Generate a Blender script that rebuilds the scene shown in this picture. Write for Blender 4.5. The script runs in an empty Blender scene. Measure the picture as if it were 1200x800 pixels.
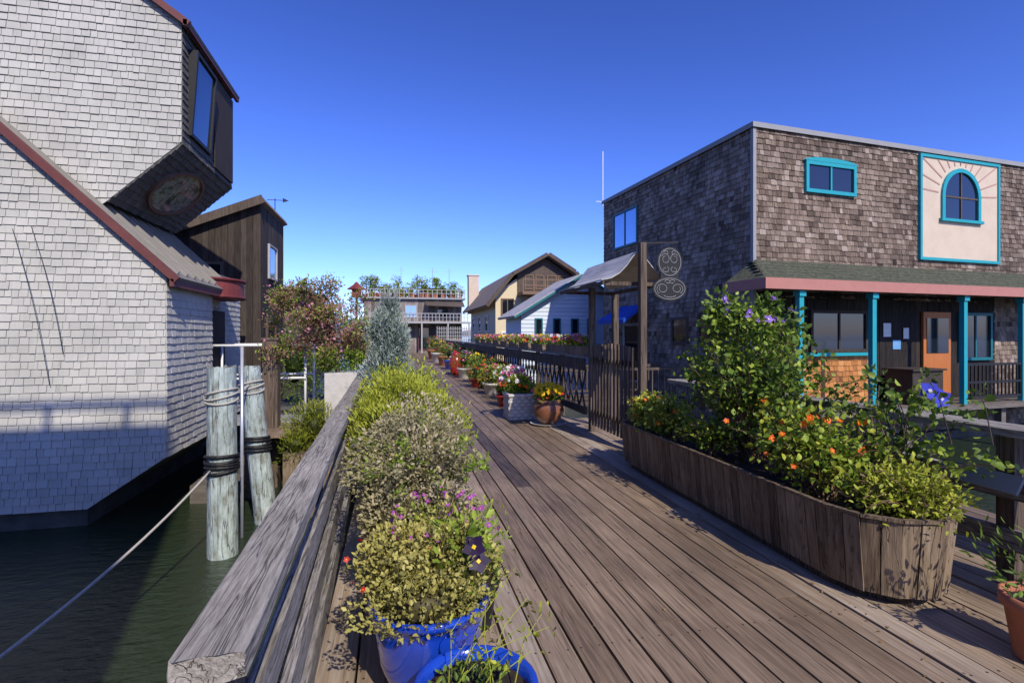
import bpy, math, random
import numpy as np
from mathutils import Vector, Matrix
R=random.Random(7); rng=np.random.default_rng(7)
SC=bpy.context.scene
SC.view_settings.view_transform='Standard'
rad=math.radians
# ------------------------------------------------------------------ materials
def M(name,cols,rough=.8,ns=5,st=(1,1,1),nw=.35,bump=.3,metal=0,spec=.35,trans=0,stain=0,bs=None,bd=.01,coat=0,crack=None,cs=2.2,cw=.03,cd=.3):
    m=bpy.data.materials.new(name); m.use_nodes=True; nt=m.node_tree; N=nt.nodes; L=nt.links; N.clear()
    out=N.new('ShaderNodeOutputMaterial'); b=N.new('ShaderNodeBsdfPrincipled')
    tc=N.new('ShaderNodeTexCoord'); mp=N.new('ShaderNodeMapping'); mp.inputs['Scale'].default_value=st
    L.new(tc.outputs['Object'],mp.inputs['Vector'])
    no=N.new('ShaderNodeTexNoise'); no.inputs['Scale'].default_value=ns; no.inputs['Detail'].default_value=5; no.inputs['Roughness'].default_value=.65
    L.new(mp.outputs[0],no.inputs['Vector'])
    at=N.new('ShaderNodeAttribute'); at.attribute_name='tint'
    a=N.new('ShaderNodeMath'); a.operation='MULTIPLY_ADD'; a.inputs[1].default_value=nw*3; a.inputs[2].default_value=-nw*1.5
    L.new(no.outputs[0],a.inputs[0])
    s=N.new('ShaderNodeMath'); s.operation='ADD'; s.use_clamp=True
    L.new(a.outputs[0],s.inputs[0]); L.new(at.outputs['Fac'],s.inputs[1])
    cr=N.new('ShaderNodeValToRGB'); e=cr.color_ramp.elements
    while len(e)<len(cols): e.new(.5)
    for i,c in enumerate(cols):
        e[i].position=i/(len(cols)-1); e[i].color=(*c,1)
    L.new(s.outputs[0],cr.inputs[0]); col=cr.outputs[0]
    def mul(col,fac):
        mx=N.new('ShaderNodeVectorMath'); mx.operation='SCALE'; L.new(col,mx.inputs[0]); L.new(fac,mx.inputs['Scale']); return mx.outputs[0]
    if stain:
        n2=N.new('ShaderNodeTexNoise'); n2.inputs['Scale'].default_value=1.1; n2.inputs['Detail'].default_value=4
        L.new(tc.outputs['Object'],n2.inputs['Vector'])
        mr=N.new('ShaderNodeMapRange'); mr.inputs[1].default_value=.3; mr.inputs[2].default_value=.7; mr.inputs[3].default_value=1-stain; mr.inputs[4].default_value=1+stain*.6
        L.new(n2.outputs[0],mr.inputs[0]); col=mul(col,mr.outputs[0])
    hgt=no.outputs[0]
    if crack:
        m4=N.new('ShaderNodeMapping'); m4.inputs['Scale'].default_value=crack; L.new(tc.outputs['Object'],m4.inputs[0])
        n4=N.new('ShaderNodeTexNoise'); n4.inputs['Scale'].default_value=cs; n4.inputs['Detail'].default_value=3; n4.inputs['Distortion'].default_value=.4; L.new(m4.outputs[0],n4.inputs['Vector'])
        ab=N.new('ShaderNodeMath'); ab.operation='SUBTRACT'; ab.inputs[1].default_value=.5; L.new(n4.outputs[0],ab.inputs[0])
        a2=N.new('ShaderNodeMath'); a2.operation='ABSOLUTE'; L.new(ab.outputs[0],a2.inputs[0])
        m5=N.new('ShaderNodeMapRange'); m5.inputs[1].default_value=.0; m5.inputs[2].default_value=cw; m5.inputs[3].default_value=cd; m5.inputs[4].default_value=1; L.new(a2.outputs[0],m5.inputs[0])
        col=mul(col,m5.outputs[0])
        hm=N.new('ShaderNodeMath'); hm.operation='ADD'; L.new(hgt,hm.inputs[0]); L.new(m5.outputs[0],hm.inputs[1]); hgt=hm.outputs[0]
    L.new(col,b.inputs['Base Color'])
    b.inputs['Roughness'].default_value=rough; b.inputs['Metallic'].default_value=metal
    b.inputs['Specular IOR Level'].default_value=spec; b.inputs['Coat Weight'].default_value=coat; b.inputs['Coat Roughness'].default_value=.05
    if bump:
        bp=N.new('ShaderNodeBump'); bp.inputs['Strength'].default_value=bump; bp.inputs['Distance'].default_value=bd
        L.new(hgt,bp.inputs['Height']); L.new(bp.outputs[0],b.inputs['Normal'])
    if trans:
        t=N.new('ShaderNodeBsdfTranslucent'); L.new(col,t.inputs[0]); ms=N.new('ShaderNodeMixShader'); ms.inputs[0].default_value=trans
        L.new(b.outputs[0],ms.inputs[1]); L.new(t.outputs[0],ms.inputs[2]); L.new(ms.outputs[0],out.inputs[0])
    else: L.new(b.outputs[0],out.inputs[0])
    return m
deckm=M('deck_wood',[(.045,.03,.02),(.17,.118,.074),(.29,.212,.142),(.43,.36,.28)],.58,3,(18,.9,18),.38,.45,stain=.34,crack=(8,.16,8),cw=.012,cd=.5,spec=.42)
railw=M('weathered_wood_y',[(.05,.045,.04),(.19,.17,.145),(.34,.31,.27),(.47,.44,.39)],.9,4,(26,2.2,26),.5,.7,bd=.01,stain=.25,crack=(13,.5,13),cw=.018,cd=.35)
woodx=M('weathered_wood_x',[(.03,.025,.02),(.13,.11,.09),(.24,.21,.17)],.85,3,(.8,16,16),.45,.7)
woodz=M('dark_wood_z',[(.02,.015,.01),(.08,.057,.04),(.15,.112,.083),(.23,.18,.14)],.8,3,(14,14,.8),.45,.6,crack=(8,8,.3))
plantw=M('planter_wood',[(.035,.024,.014),(.15,.105,.065),(.25,.185,.12),(.36,.29,.21)],.75,3,(14,14,.8),.42,.6,stain=.3,crack=(9,9,.3),cw=.018)
pilem=M('painted_piling',[(.06,.05,.035),(.2,.19,.15),(.3,.35,.32),(.4,.47,.44),(.5,.55,.52)],.88,4,(4,4,1.3),.7,1,crack=(7,7,.35),bd=.02,cw=.012,cd=.45,stain=.2)
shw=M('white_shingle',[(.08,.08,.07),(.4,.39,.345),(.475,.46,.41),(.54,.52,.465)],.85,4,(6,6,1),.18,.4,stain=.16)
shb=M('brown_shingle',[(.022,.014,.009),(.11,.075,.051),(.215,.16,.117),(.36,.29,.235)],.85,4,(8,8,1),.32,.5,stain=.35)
sho=M('orange_lit_shingle',[(.12,.05,.018),(.42,.17,.045),(.55,.26,.09)],.8,4,(7,7,1),.3,.4)  # orange light on the wall below the porch window, put into the colour
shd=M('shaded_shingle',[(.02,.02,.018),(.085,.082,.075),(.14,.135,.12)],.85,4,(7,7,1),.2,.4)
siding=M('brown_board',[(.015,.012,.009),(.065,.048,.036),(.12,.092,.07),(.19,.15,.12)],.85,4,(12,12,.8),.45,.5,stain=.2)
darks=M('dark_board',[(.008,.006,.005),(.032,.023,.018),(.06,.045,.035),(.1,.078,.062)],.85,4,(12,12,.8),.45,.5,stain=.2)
redt=M('red_trim',[(.06,.02,.018),(.13,.04,.035),(.18,.065,.055)],.6,5,nw=.3)
tanr=M('brown_rim',[(.09,.045,.03),(.19,.11,.08)],.6,5,nw=.3)
roofg=M('grey_roof',[(.09,.085,.07),(.2,.185,.16),(.28,.26,.23)],.8,3,(1,6,1),.3,.3)
teal=M('teal_paint',[(.01,.18,.21),(.015,.29,.33),(.03,.36,.39)],.5,6,nw=.15)
tealw=M('dark_teal_paint',[(.01,.1,.12),(.012,.17,.2)],.5,6,nw=.15)
cream=M('cream_panel',[(.42,.33,.23),(.56,.45,.33),(.64,.53,.41)],.7,2,nw=.3)
rayp=M('pinkish_ray',[(.38,.22,.17),(.45,.28,.22)],.7,4,nw=.1)
pink=M('pink_fascia',[(.3,.11,.08),(.4,.17,.13),(.46,.22,.17)],.6,6,nw=.2)
moss=M('mossy_roof',[(.024,.026,.017),(.065,.07,.042),(.12,.117,.075)],.9,14,nw=.9,bump=1,bd=.02)
glass=M('dark_glass',[(.006,.008,.012),(.012,.016,.025)],.06,2,nw=.1,bump=0,spec=.9)
glassb=M('sky_glass',[(.2,.3,.45),(.3,.42,.58)],.06,2,nw=.2,bump=.02,metal=.9,spec=.9)
glassd=M('dim_sky_glass',[(.08,.13,.2),(.13,.2,.28)],.08,2,nw=.3,bump=.02,metal=.85,spec=.9)
glasso=M('patterned_glass',[(.02,.017,.015),(.05,.045,.04),(.26,.25,.23),(.07,.06,.055),(.03,.025,.022)],.08,4,(1,1,1),.8,.05,spec=.9)
metalg=M('galvanised_metal',[(.3,.31,.33),(.45,.46,.48),(.55,.56,.58)],.4,7,(1,1,1),.3,.1,metal=.5)
canop=M('canopy_sheet',[(.25,.24,.22),(.42,.4,.37),(.58,.56,.52)],.55,4,(4,.6,4),.6,.2)
whitep=M('white_paint',[(.5,.53,.55),(.7,.71,.7),(.78,.79,.78)],.6,5,nw=.2)
palebl=M('pale_blue_clapboard',[(.4,.46,.52),(.55,.62,.68),(.62,.68,.73)],.6,5,nw=.2)
greyp=M('grey_paint',[(.2,.2,.2),(.33,.33,.32)],.7,5,nw=.2)
trimg=M('pale_trim',[(.2,.2,.2),(.34,.34,.33),(.46,.46,.45)],.7,5,(4,4,1),.3)
bluec=M('blue_ceramic',[(.004,.02,.2),(.008,.05,.42),(.02,.1,.6)],.12,3,nw=.35,bump=.05,coat=.8,spec=.6)
terra=M('terracotta',[(.2,.07,.035),(.36,.13,.07),(.45,.2,.12)],.8,6,nw=.3)
redc=M('red_glaze',[(.2,.01,.01),(.4,.03,.02)],.3,5,nw=.2,coat=.4)
redcan=M('red_canopy',[(.1,.02,.02),(.2,.045,.04),(.28,.08,.07)],.6,5,nw=.3)
brownc=M('brown_glaze',[(.05,.02,.01),(.2,.08,.04),(.3,.13,.07)],.3,5,nw=.4,coat=.4)
stonep=M('pale_stone',[(.3,.28,.25),(.5,.48,.44),(.62,.6,.56)],.85,9,nw=.3,bump=.5)
soil=M('soil',[(.01,.007,.005),(.045,.03,.02)],.95,30,nw=.5,bump=1)
black=M('black_rubber',[(.006,.006,.007),(.02,.02,.022)],.6,8,nw=.3)
rope=M('rope',[(.2,.18,.15),(.42,.39,.33),(.55,.51,.45)],.9,60,nw=.4,bump=.6)
yellow=M('cream_yellow_wall',[(.5,.4,.22),(.63,.53,.33),(.68,.58,.4)],.75,5,nw=.15)
tanw=M('tan_trim',[(.15,.09,.055),(.23,.145,.09)],.7,5,nw=.2)
roofb=M('brown_roof',[(.12,.09,.065),(.24,.185,.14),(.33,.26,.21)],.9,3,(8,1,8),.45,.4)
bluef=M('blue_fabric',[(.005,.04,.3),(.01,.08,.45)],.7,5,nw=.2)
doorm=M('orange_wood_door',[(.35,.1,.02),(.5,.18,.05)],.5,3,(12,12,1),.3,.2)
paper=M('paper_notice',[(.5,.5,.48),(.7,.7,.68)],.7,12,nw=.4,bump=0)
bpaper=M('blue_notice',[(.05,.2,.45),(.2,.4,.6)],.7,12,nw=.4,bump=0)
hullm=M('concrete_float',[(.02,.022,.02),(.08,.08,.07),(.16,.155,.14)],.9,3,nw=.4)
hillm=M('hill_haze',[(.1,.14,.2),(.14,.18,.24)],1,.02,nw=.3,bump=0)
def LM(n,cols,t=.3,r=.5): return M(n,cols,r,9,nw=.08,bump=0,trans=t,spec=.3)
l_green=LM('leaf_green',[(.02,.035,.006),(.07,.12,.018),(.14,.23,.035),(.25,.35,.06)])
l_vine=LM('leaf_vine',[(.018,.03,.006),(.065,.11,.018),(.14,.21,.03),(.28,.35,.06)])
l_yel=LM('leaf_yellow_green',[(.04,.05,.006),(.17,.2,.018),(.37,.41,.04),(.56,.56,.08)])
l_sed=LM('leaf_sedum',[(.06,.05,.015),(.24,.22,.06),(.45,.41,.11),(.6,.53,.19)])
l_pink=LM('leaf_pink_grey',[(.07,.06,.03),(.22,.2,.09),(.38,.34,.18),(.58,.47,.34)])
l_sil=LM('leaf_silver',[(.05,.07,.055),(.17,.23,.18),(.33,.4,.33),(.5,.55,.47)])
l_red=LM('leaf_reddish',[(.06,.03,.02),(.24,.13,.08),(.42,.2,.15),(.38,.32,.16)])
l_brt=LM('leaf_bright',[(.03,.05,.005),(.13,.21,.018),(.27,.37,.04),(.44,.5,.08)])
def FM(n,c): return M(n,[tuple(x*.55 for x in c),c],.5,9,nw=.05,bump=0,trans=.3)
f_pur=FM('petal_purple',(.3,.13,.65)); f_blu=FM('petal_blue',(.1,.12,.85)); f_org=FM('petal_orange',(.95,.15,.01))
f_yel=FM('petal_yellow',(.95,.66,.02)); f_pnk=FM('petal_pink',(.8,.14,.33)); f_wht=FM('petal_white',(.8,.77,.8))
f_red=FM('petal_red',(.65,.02,.02)); f_drk=FM('petal_dark',(.03,.012,.06)); f_mag=FM('petal_magenta',(.45,.08,.45)); f_mve=FM('petal_mauve',(.55,.22,.36))
# ------------------------------------------------------------------ mesh helpers
WL={}
def props(o,label=None,cat=None,group=None,kind=None):
    if label:o['label']=label
    if cat:o['category']=cat
    if group:o['group']=group
    if kind:o['kind']=kind
def E(name,loc,label,cat,group=None,kind=None):
    o=bpy.data.objects.new(name,None); SC.collection.objects.link(o); o.location=loc; o.empty_display_size=.2
    WL[o.name]=Vector(loc); props(o,label,cat,group,kind); return o
def link(name,me,parent,loc=(0,0,0)):
    o=bpy.data.objects.new(name,me); SC.collection.objects.link(o)
    if parent: o.parent=parent; WL[o.name]=WL[parent.name]
    else: o.location=loc; WL[o.name]=Vector(loc)
    return o
class MB:
    def __init__(s,M_=None): s.v=[];s.f=[];s.t=[];s.mi=[];s.M=M_ or Matrix.Identity(4)
    def add(s,vs,fs,t=.5,m=0):
        b=len(s.v); s.v+=[s.M@Vector(p) for p in vs]
        for f in fs: s.f.append([b+i for i in f]); s.t.append(t); s.mi.append(m)
    def box(s,x0,y0,z0,x1,y1,z1,t=.5,m=0):
        s.add([(x0,y0,z0),(x1,y0,z0),(x1,y1,z0),(x0,y1,z0),(x0,y0,z1),(x1,y0,z1),(x1,y1,z1),(x0,y1,z1)],
          [(0,3,2,1),(4,5,6,7),(0,1,5,4),(1,2,6,5),(2,3,7,6),(3,0,4,7)],t,m)
    def beam(s,p,q,w,h,t=.5,m=0,up=(0,0,1)):
        p=Vector(p);q=Vector(q);d=(q-p).normalized();u=Vector(up)
        if abs(d.dot(u))>.98:u=Vector((0,1,0))
        x=d.cross(u).normalized();z=x.cross(d)
        vs=[]
        for a in (p,q):
            for sx,sz in ((-1,-1),(1,-1),(1,1),(-1,1)): vs.append(a+x*w/2*sx+z*h/2*sz)
        s.add(vs,[(0,1,2,3),(7,6,5,4),(0,4,5,1),(1,5,6,2),(2,6,7,3),(3,7,4,0)],t,m)
    def tube(s,pts,r,n=6,t=.5,m=0,r1=None):
        pts=[Vector(p) for p in pts]; k=len(pts); vs=[];fs=[]
        for i,p in enumerate(pts):
            d=(pts[min(i+1,k-1)]-pts[max(i-1,0)]).normalized(); u=Vector((0,0,1)) if abs(d.z)<.9 else Vector((1,0,0))
            x=d.cross(u).normalized();y=d.cross(x); rr=r if r1 is None else r+(r1-r)*i/(k-1)
            for j in range(n):
                a=2*math.pi*j/n; vs.append(p+x*rr*math.cos(a)+y*rr*math.sin(a))
        for i in range(k-1):
            for j in range(n):
                a=i*n+j;b=i*n+(j+1)%n; fs.append((a,b,b+n,a+n))
        fs.append(tuple(range(n))[::-1]); fs.append(tuple((k-1)*n+j for j in range(n)))
        s.add(vs,fs,t,m)
    def lathe(s,c,prof,n=28,t=.5,m=0,sx=1,sy=1):
        vs=[];fs=[]
        for r,z in prof:
            for j in range(n):
                a=2*math.pi*j/n; vs.append((c[0]+r*math.cos(a)*sx,c[1]+r*math.sin(a)*sy,c[2]+z))
        for i in range(len(prof)-1):
            for j in range(n):
                a=i*n+j;b=i*n+(j+1)%n; fs.append((a,b,b+n,a+n))
        fs.append(tuple(range(n))[::-1]); s.add(vs,fs,t,m)
    def prism(s,poly,vec,t=.5,m=0):
        n=len(poly);v=Vector(vec); vs=[Vector(p) for p in poly]+[Vector(p)+v for p in poly]
        fs=[tuple(range(n))[::-1],tuple(range(n,2*n))]+[(i,(i+1)%n,(i+1)%n+n,i+n) for i in range(n)]
        s.add(vs,fs,t,m)
    def obj(s,name,parent,mats,loc=(0,0,0),smooth=False,bevel=0):
        if not isinstance(mats,(list,tuple)): mats=[mats]
        L=WL[parent.name] if parent else Vector(loc)
        me=bpy.data.meshes.new(name); me.from_pydata([tuple(v-L) for v in s.v],[],s.f)
        for m in mats: me.materials.append(m)
        me.polygons.foreach_set('material_index',s.mi)
        a=me.attributes.new('tint','FLOAT','FACE'); a.data.foreach_set('value',np.array(s.t,dtype=np.float32))
        if smooth: me.polygons.foreach_set('use_smooth',[True]*len(s.f))
        me.update(); o=link(name,me,parent,loc)
        if bevel:
            b=o.modifiers.new('b','BEVEL'); b.width=bevel; b.segments=2; b.limit_method='ANGLE'
        return o
def fast(name,V,Q,T,mats,parent,MI=None,loc=(0,0,0)):
    L=np.array(WL[parent.name] if parent else Vector(loc))
    me=bpy.data.meshes.new(name); V=V-L
    me.vertices.add(len(V)); me.vertices.foreach_set('co',V.astype(np.float32).ravel())
    me.loops.add(Q.size); me.loops.foreach_set('vertex_index',Q.astype(np.int32).ravel())
    me.polygons.add(len(Q)); me.polygons.foreach_set('loop_start',np.arange(0,Q.size,4,dtype=np.int32))
    for m in mats: me.materials.append(m)
    if MI is not None: me.polygons.foreach_set('material_index',MI.astype(np.int32))
    me.update(calc_edges=True)
    a=me.attributes.new('tint','FLOAT','FACE'); a.data.foreach_set('value',T.astype(np.float32))
    return link(name,me,parent,loc)
def nrm(a): return a/np.maximum(np.linalg.norm(a,axis=1,keepdims=True),1e-6)
LX=np.array([0,-1,-.75,0,.75,1])*.5; LY=np.array([0,.33,.72,1,.72,.33]); LZ=np.array([0,1,1,0,1,1.])
def leafarr(P,A,size,aspect,fold,tint):
    n=len(P); A=nrm(A); rr=rng.normal(size=(n,3)); 
    Nn=nrm(rr-A*np.sum(rr*A,1,keepdims=True)); S=np.cross(A,Nn)
    sz=size*(.6+.8*rng.random(n))
    V=P[:,None,:]+A[:,None,:]*(LY[None,:,None]*sz[:,None,None])+S[:,None,:]*(LX[None,:,None]*sz[:,None,None]*aspect)+Nn[:,None,:]*(LZ[None,:,None]*sz[:,None,None]*fold*aspect)
    b=(np.arange(n)*6)[:,None]
    Q=np.concatenate([b+np.array([[0,3,2,1]]),b+np.array([[0,5,4,3]])],1).reshape(-1,4)
    return V.reshape(-1,3),Q,np.repeat(tint,2)
def leaves(name,parent,clumps,size,mat,aspect=.5,up=.3,pw=.35,fold=.25,core=0,lump=.3,rnd=.7,tb=0,label=None):
    VS=[];QS=[];TS=[];off=0
    for c,r,n in clumps:
        c=np.array(c,float); r=np.array(r if hasattr(r,'__len__') else (r,r,r),float)
        d=nrm(rng.normal(size=(n,3))); k=np.ones(n)
        for _ in range(9):
            ax=nrm(rng.normal(size=(1,3)))[0]; k+=lump*rng.normal()*np.exp(-((1-d@ax)/.18))
        k=np.clip(k,.6 if core else .45,1.7)
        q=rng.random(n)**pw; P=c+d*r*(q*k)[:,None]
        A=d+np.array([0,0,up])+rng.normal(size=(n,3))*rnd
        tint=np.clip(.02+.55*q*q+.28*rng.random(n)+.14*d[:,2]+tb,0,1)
        V,Q,T=leafarr(P,A,size,aspect,fold,tint); VS.append(V);QS.append(Q+off);TS.append(T);off+=len(V)
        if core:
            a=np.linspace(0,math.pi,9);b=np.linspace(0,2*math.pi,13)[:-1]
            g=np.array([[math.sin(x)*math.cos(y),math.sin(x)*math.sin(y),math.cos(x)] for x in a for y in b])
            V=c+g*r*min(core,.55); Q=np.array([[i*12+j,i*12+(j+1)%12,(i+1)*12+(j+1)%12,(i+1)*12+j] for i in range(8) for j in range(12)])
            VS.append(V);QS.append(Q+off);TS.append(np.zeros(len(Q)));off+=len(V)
    o=fast(name,np.concatenate(VS),np.concatenate(QS),np.concatenate(TS),[mat],parent)
    if label:o['label']=label
    return o
def flowers(name,parent,P,size,mat,face=(0,-.4,.6),center=f_yel,petals=5,spread=.5):
    P=np.array(P,float); n=len(P); Nn=nrm(np.array(face)+rng.normal(size=(n,3))*spread)
    rr=rng.normal(size=(n,3)); X=nrm(rr-Nn*np.sum(rr*Nn,1,keepdims=True)); Y=np.cross(Nn,X)
    sz=size*(.7+.6*rng.random(n)); VS=[];QS=[];MI=[];T=[];off=0
    for k in range(petals):
        a=2*math.pi*k/petals; w=math.pi/petals*1.05
        V=np.stack([P,P+(X*math.cos(a-w)+Y*math.sin(a-w))*sz[:,None]*.68+Nn*sz[:,None]*.2,
            P+(X*math.cos(a)+Y*math.sin(a))*sz[:,None]+Nn*sz[:,None]*.15,
            P+(X*math.cos(a+w)+Y*math.sin(a+w))*sz[:,None]*.68+Nn*sz[:,None]*.2],1).reshape(-1,3)
        VS.append(V);QS.append(off+np.arange(n*4).reshape(-1,4));off+=4*n;MI.append(np.zeros(n));T.append(.3+.7*rng.random(n))
    V=np.stack([P+Nn*sz[:,None]*.18+X*sz[:,None]*.2,P+Nn*sz[:,None]*.18+Y*sz[:,None]*.2,P+Nn*sz[:,None]*.18-X*sz[:,None]*.2,P+Nn*sz[:,None]*.18-Y*sz[:,None]*.2],1).reshape(-1,3)
    VS.append(V);QS.append(off+np.arange(n*4).reshape(-1,4));MI.append(np.ones(n));T.append(np.ones(n))
    return fast(name,np.concatenate(VS),np.concatenate(QS),np.concatenate(T),[mat,center],parent,np.concatenate(MI))
def onell(c,r,n,zmin=-.2):
    out=[]
    while len(out)<n:
        d=nrm(rng.normal(size=(1,3)))[0]
        if d[2]<zmin: continue
        out.append(np.array(c)+d*np.array(r)*(.95+.15*rng.random()))
    return out
def clip(rect,poly):
    out=rect
    for i in range(len(poly)):
        a=poly[i];b=poly[(i+1)%len(poly)]; inp=out; out=[]
        def side(p): return (b[0]-a[0])*(p[1]-a[1])-(b[1]-a[1])*(p[0]-a[0])
        for j in range(len(inp)):
            p=inp[j];q=inp[(j+1)%len(inp)];sp=side(p);sq=side(q)
            if sp>=0: out.append(p)
            if (sp>=0)!=(sq>=0):
                t=sp/(sp-sq); out.append((p[0]+(q[0]-p[0])*t,p[1]+(q[1]-p[1])*t))
        if not out:return out
    return out
def shingles(mb,poly,row=.13,wmin=.08,wmax=.2,thick=.016,t0=.5,tv=.3,holes=(),jit=.008,back=True,m=0):
    if back: mb.add([(u,0,v) for u,v in poly],[tuple(range(len(poly)))],.0,m)
    v=min(p[1] for p in poly); vm=max(p[1] for p in poly); ua=min(p[0] for p in poly); ub=max(p[0] for p in poly)
    while v<vm:
        u=ua-R.random()*wmax; rt=R.gauss(0,.03)
        while u<ub:
            w=R.uniform(wmin,wmax); j=R.uniform(-jit,jit); r=clip([(u+.003,v+j),(u+w-.003,v+j),(u+w-.003,v+row+.006),(u+.003,v+row+.006)],poly)
            cu,cv=u+w/2,v+row/2; u+=w
            if len(r)<3 or any(h[0]<cu<h[1] and h[2]<cv<h[3] for h in holes): continue
            tk=thick*R.uniform(.7,1.3); n=len(r)
            vs=[(a,-(.003+tk*max(0,1-(b-v)/row)),b) for a,b in r]+[(a,0,b) for a,b in r]
            t=min(1,max(.05,t0+rt+R.gauss(0,tv*.5)))
            mb.add(vs,[tuple(range(n))]+[(i,i+n,(i+1)%n+n,(i+1)%n) for i in range(n)],t,m)
        v+=row
def FR(O,deg): return Matrix.Translation(O)@Matrix.Rotation(rad(deg),4,'Z')
def window(parent,Mx,x0,x1,z0,z1,fm,gm,fw=.08,d=.07,nx=1,nz=1,label=None,sill=0):
    b=MB(Mx); b.box(x0,-d,z0,x0+fw,0,z1); b.box(x1-fw,-d,z0,x1,0,z1)
    b.box(x0+fw,-d+.002,z0,x1-fw,0,z0+fw); b.box(x0+fw,-d+.002,z1-fw,x1-fw,0,z1)
    for i in range(1,nx):
        x=x0+(x1-x0)*i/nx; b.box(x-.022,-d*.8,z0+fw,x+.022,-.01,z1-fw)
    for i in range(1,nz):
        z=z0+(z1-z0)*i/nz; b.box(x0+fw,-d*.77,z-.02,x1-fw,-.012,z+.02)
    if sill: b.box(x0-.05,-d-sill,z0-.05,x1+.05,0,z0-.002)
    f=b.obj('window',parent,fm)
    g=MB(Mx); g.box(x0+fw-.004,-d*.5,z0+fw-.004,x1-fw+.004,-d*.4,z1-fw+.004); g.obj('glass',f,gm)
    if label:f['label']=label
    return f
# ------------------------------------------------------------------ camera/light/sky
cam=bpy.data.cameras.new('camera'); co=bpy.data.objects.new('camera',cam); SC.collection.objects.link(co); SC.camera=co
co.location=(0,0,1.55); co.rotation_euler=(rad(90),0,rad(-12.95)); cam.lens=18; cam.sensor_width=36; cam.shift_y=-.0067; cam.clip_end=5000; cam.clip_start=.05
sv=Vector((.2,-.8,.72)).normalized()
sl=bpy.data.lights.new('sun','SUN'); so=bpy.data.objects.new('sun',sl); SC.collection.objects.link(so)
sl.energy=5; sl.angle=rad(.5); sl.color=(1,.92,.79); so.rotation_euler=(-sv).to_track_quat('-Z','Y').to_euler(); so.location=(3,-20,20)
w=bpy.data.worlds.new('World'); SC.world=w; w.use_nodes=True; nt=w.node_tree; bg=nt.nodes['Background']
sk=nt.nodes.new('ShaderNodeTexSky'); sk.sky_type='NISHITA'; sk.sun_disc=False; sk.sun_elevation=math.asin(sv.z); sk.sun_rotation=math.atan2(sv.x,sv.y)
sk.ozone_density=3; sk.air_density=1.0; sk.dust_density=.4
vm=nt.nodes.new('ShaderNodeVectorMath'); vm.operation='MULTIPLY'; k=.145; vm.inputs[1].default_value=(1.15*k,1.12*k,1.7*k)
gm=nt.nodes.new('ShaderNodeGamma'); gm.inputs[1].default_value=1.45
v2=nt.nodes.new('ShaderNodeVectorMath'); v2.operation='MULTIPLY'; v2.inputs[1].default_value=(.76/k,.86/k,.83/k)
nt.links.new(sk.outputs[0],vm.inputs[0]); nt.links.new(vm.outputs[0],gm.inputs[0]); nt.links.new(gm.outputs[0],v2.inputs[0]); nt.links.new(v2.outputs[0],bg.inputs[0]); bg.inputs[1].default_value=k
# ------------------------------------------------------------------ setting
wm=bpy.data.materials.new('water'); wm.use_nodes=True; n=wm.node_tree.nodes; l=wm.node_tree.links; b=n['Principled BSDF']
b.inputs['Base Color'].default_value=(.022,.034,.015,1); b.inputs['Roughness'].default_value=.08; b.inputs['Specular IOR Level'].default_value=.4
tc=n.new('ShaderNodeTexCoord'); n1=n.new('ShaderNodeTexNoise'); n1.inputs['Scale'].default_value=5; n1.inputs['Detail'].default_value=6; n1.inputs['Roughness'].default_value=.6
mp=n.new('ShaderNodeMapping'); mp.inputs['Scale'].default_value=(1,1.8,1); l.new(tc.outputs['Object'],mp.inputs[0]); l.new(mp.outputs[0],n1.inputs['Vector'])
bp=n.new('ShaderNodeBump'); bp.inputs['Strength'].default_value=.7; bp.inputs['Distance'].default_value=.06; l.new(n1.outputs[0],bp.inputs['Height']); l.new(bp.outputs[0],b.inputs['Normal'])
b_=MB(); b_.add([(-2000,-2000,-1),(2000,-2000,-1),(2000,2000,-1),(-2000,2000,-1)],[(0,1,2,3)]); o=b_.obj('water',None,wm); props(o,'dark green rippled harbour water','water',kind='structure')
b_=MB(); pts=[]
for i in range(61):
    x=-900+i*35; h=14+10*math.sin(i*.35)+8*math.sin(i*.83+1); pts.append((x,h))
for i in range(60):
    b_.add([(pts[i][0],900,-1.2),(pts[i+1][0],900,-1.2),(pts[i+1][0],1000,pts[i+1][1]),(pts[i][0],1000,pts[i][1])],[(0,1,2,3)])
o=b_.obj('hills',None,hillm); props(o,'low hazy hills across the bay','hills',kind='structure')
# boardwalk
b_=MB(); x=-.36
while x<3.85:
    wd=.165 if x>.1 else .19
    xe=x+wd
    y=-2-R.random()*3; ymax=9 if xe>3.2 else 44; t0=.45+R.gauss(0,.06)
    while y<ymax:
        ln=R.uniform(3.5,6); y1=min(y+ln,ymax); t=t0+R.gauss(0,.07)+(.19 if (x<.75 or x>2.5) else 0); dz=R.uniform(-.005,.003)
        g=.007
        b_.box(x+g,y+.003,-.045,xe-g,y1-.003,dz,min(.9,max(.1,t)))
        b_.add([(x+g-.002,y,-.03),(xe-g+.002,y,-.03),(xe-g+.002,y1,-.03),(x+g-.002,y1,-.03)],[(0,1,2,3)],0)
        if y<24:
            for yy in np.arange(math.ceil(y/.6)*.6,y1,.6):
                for xx in (x+.035,xe-.035):
                    r=.0065; b_.add([(xx+r*math.cos(a),yy+r*math.sin(a),dz+.0012) for a in [i*math.pi/3 for i in range(6)]],[(0,1,2,3,4,5)],0)
        y=y1
    x=xe
for y in np.arange(-2,44,.6): b_.box(-.3,y-.03,-.25,3.1,y+.03,-.05,.1)
b_.box(-.36,-3,-.3,-.3,44,-.048,.3); b_.box(3.1,9,-.3,3.2,44,-.048,.3)
for y in np.arange(0,44,4):
    for xx in (0,2.9): b_.tube([(xx,y,-2),(xx,y,-.25)],.14,10,.2)
o=b_.obj('boardwalk',None,deckm); props(o,'long weathered brown plank boardwalk','boardwalk',kind='structure')
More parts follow.
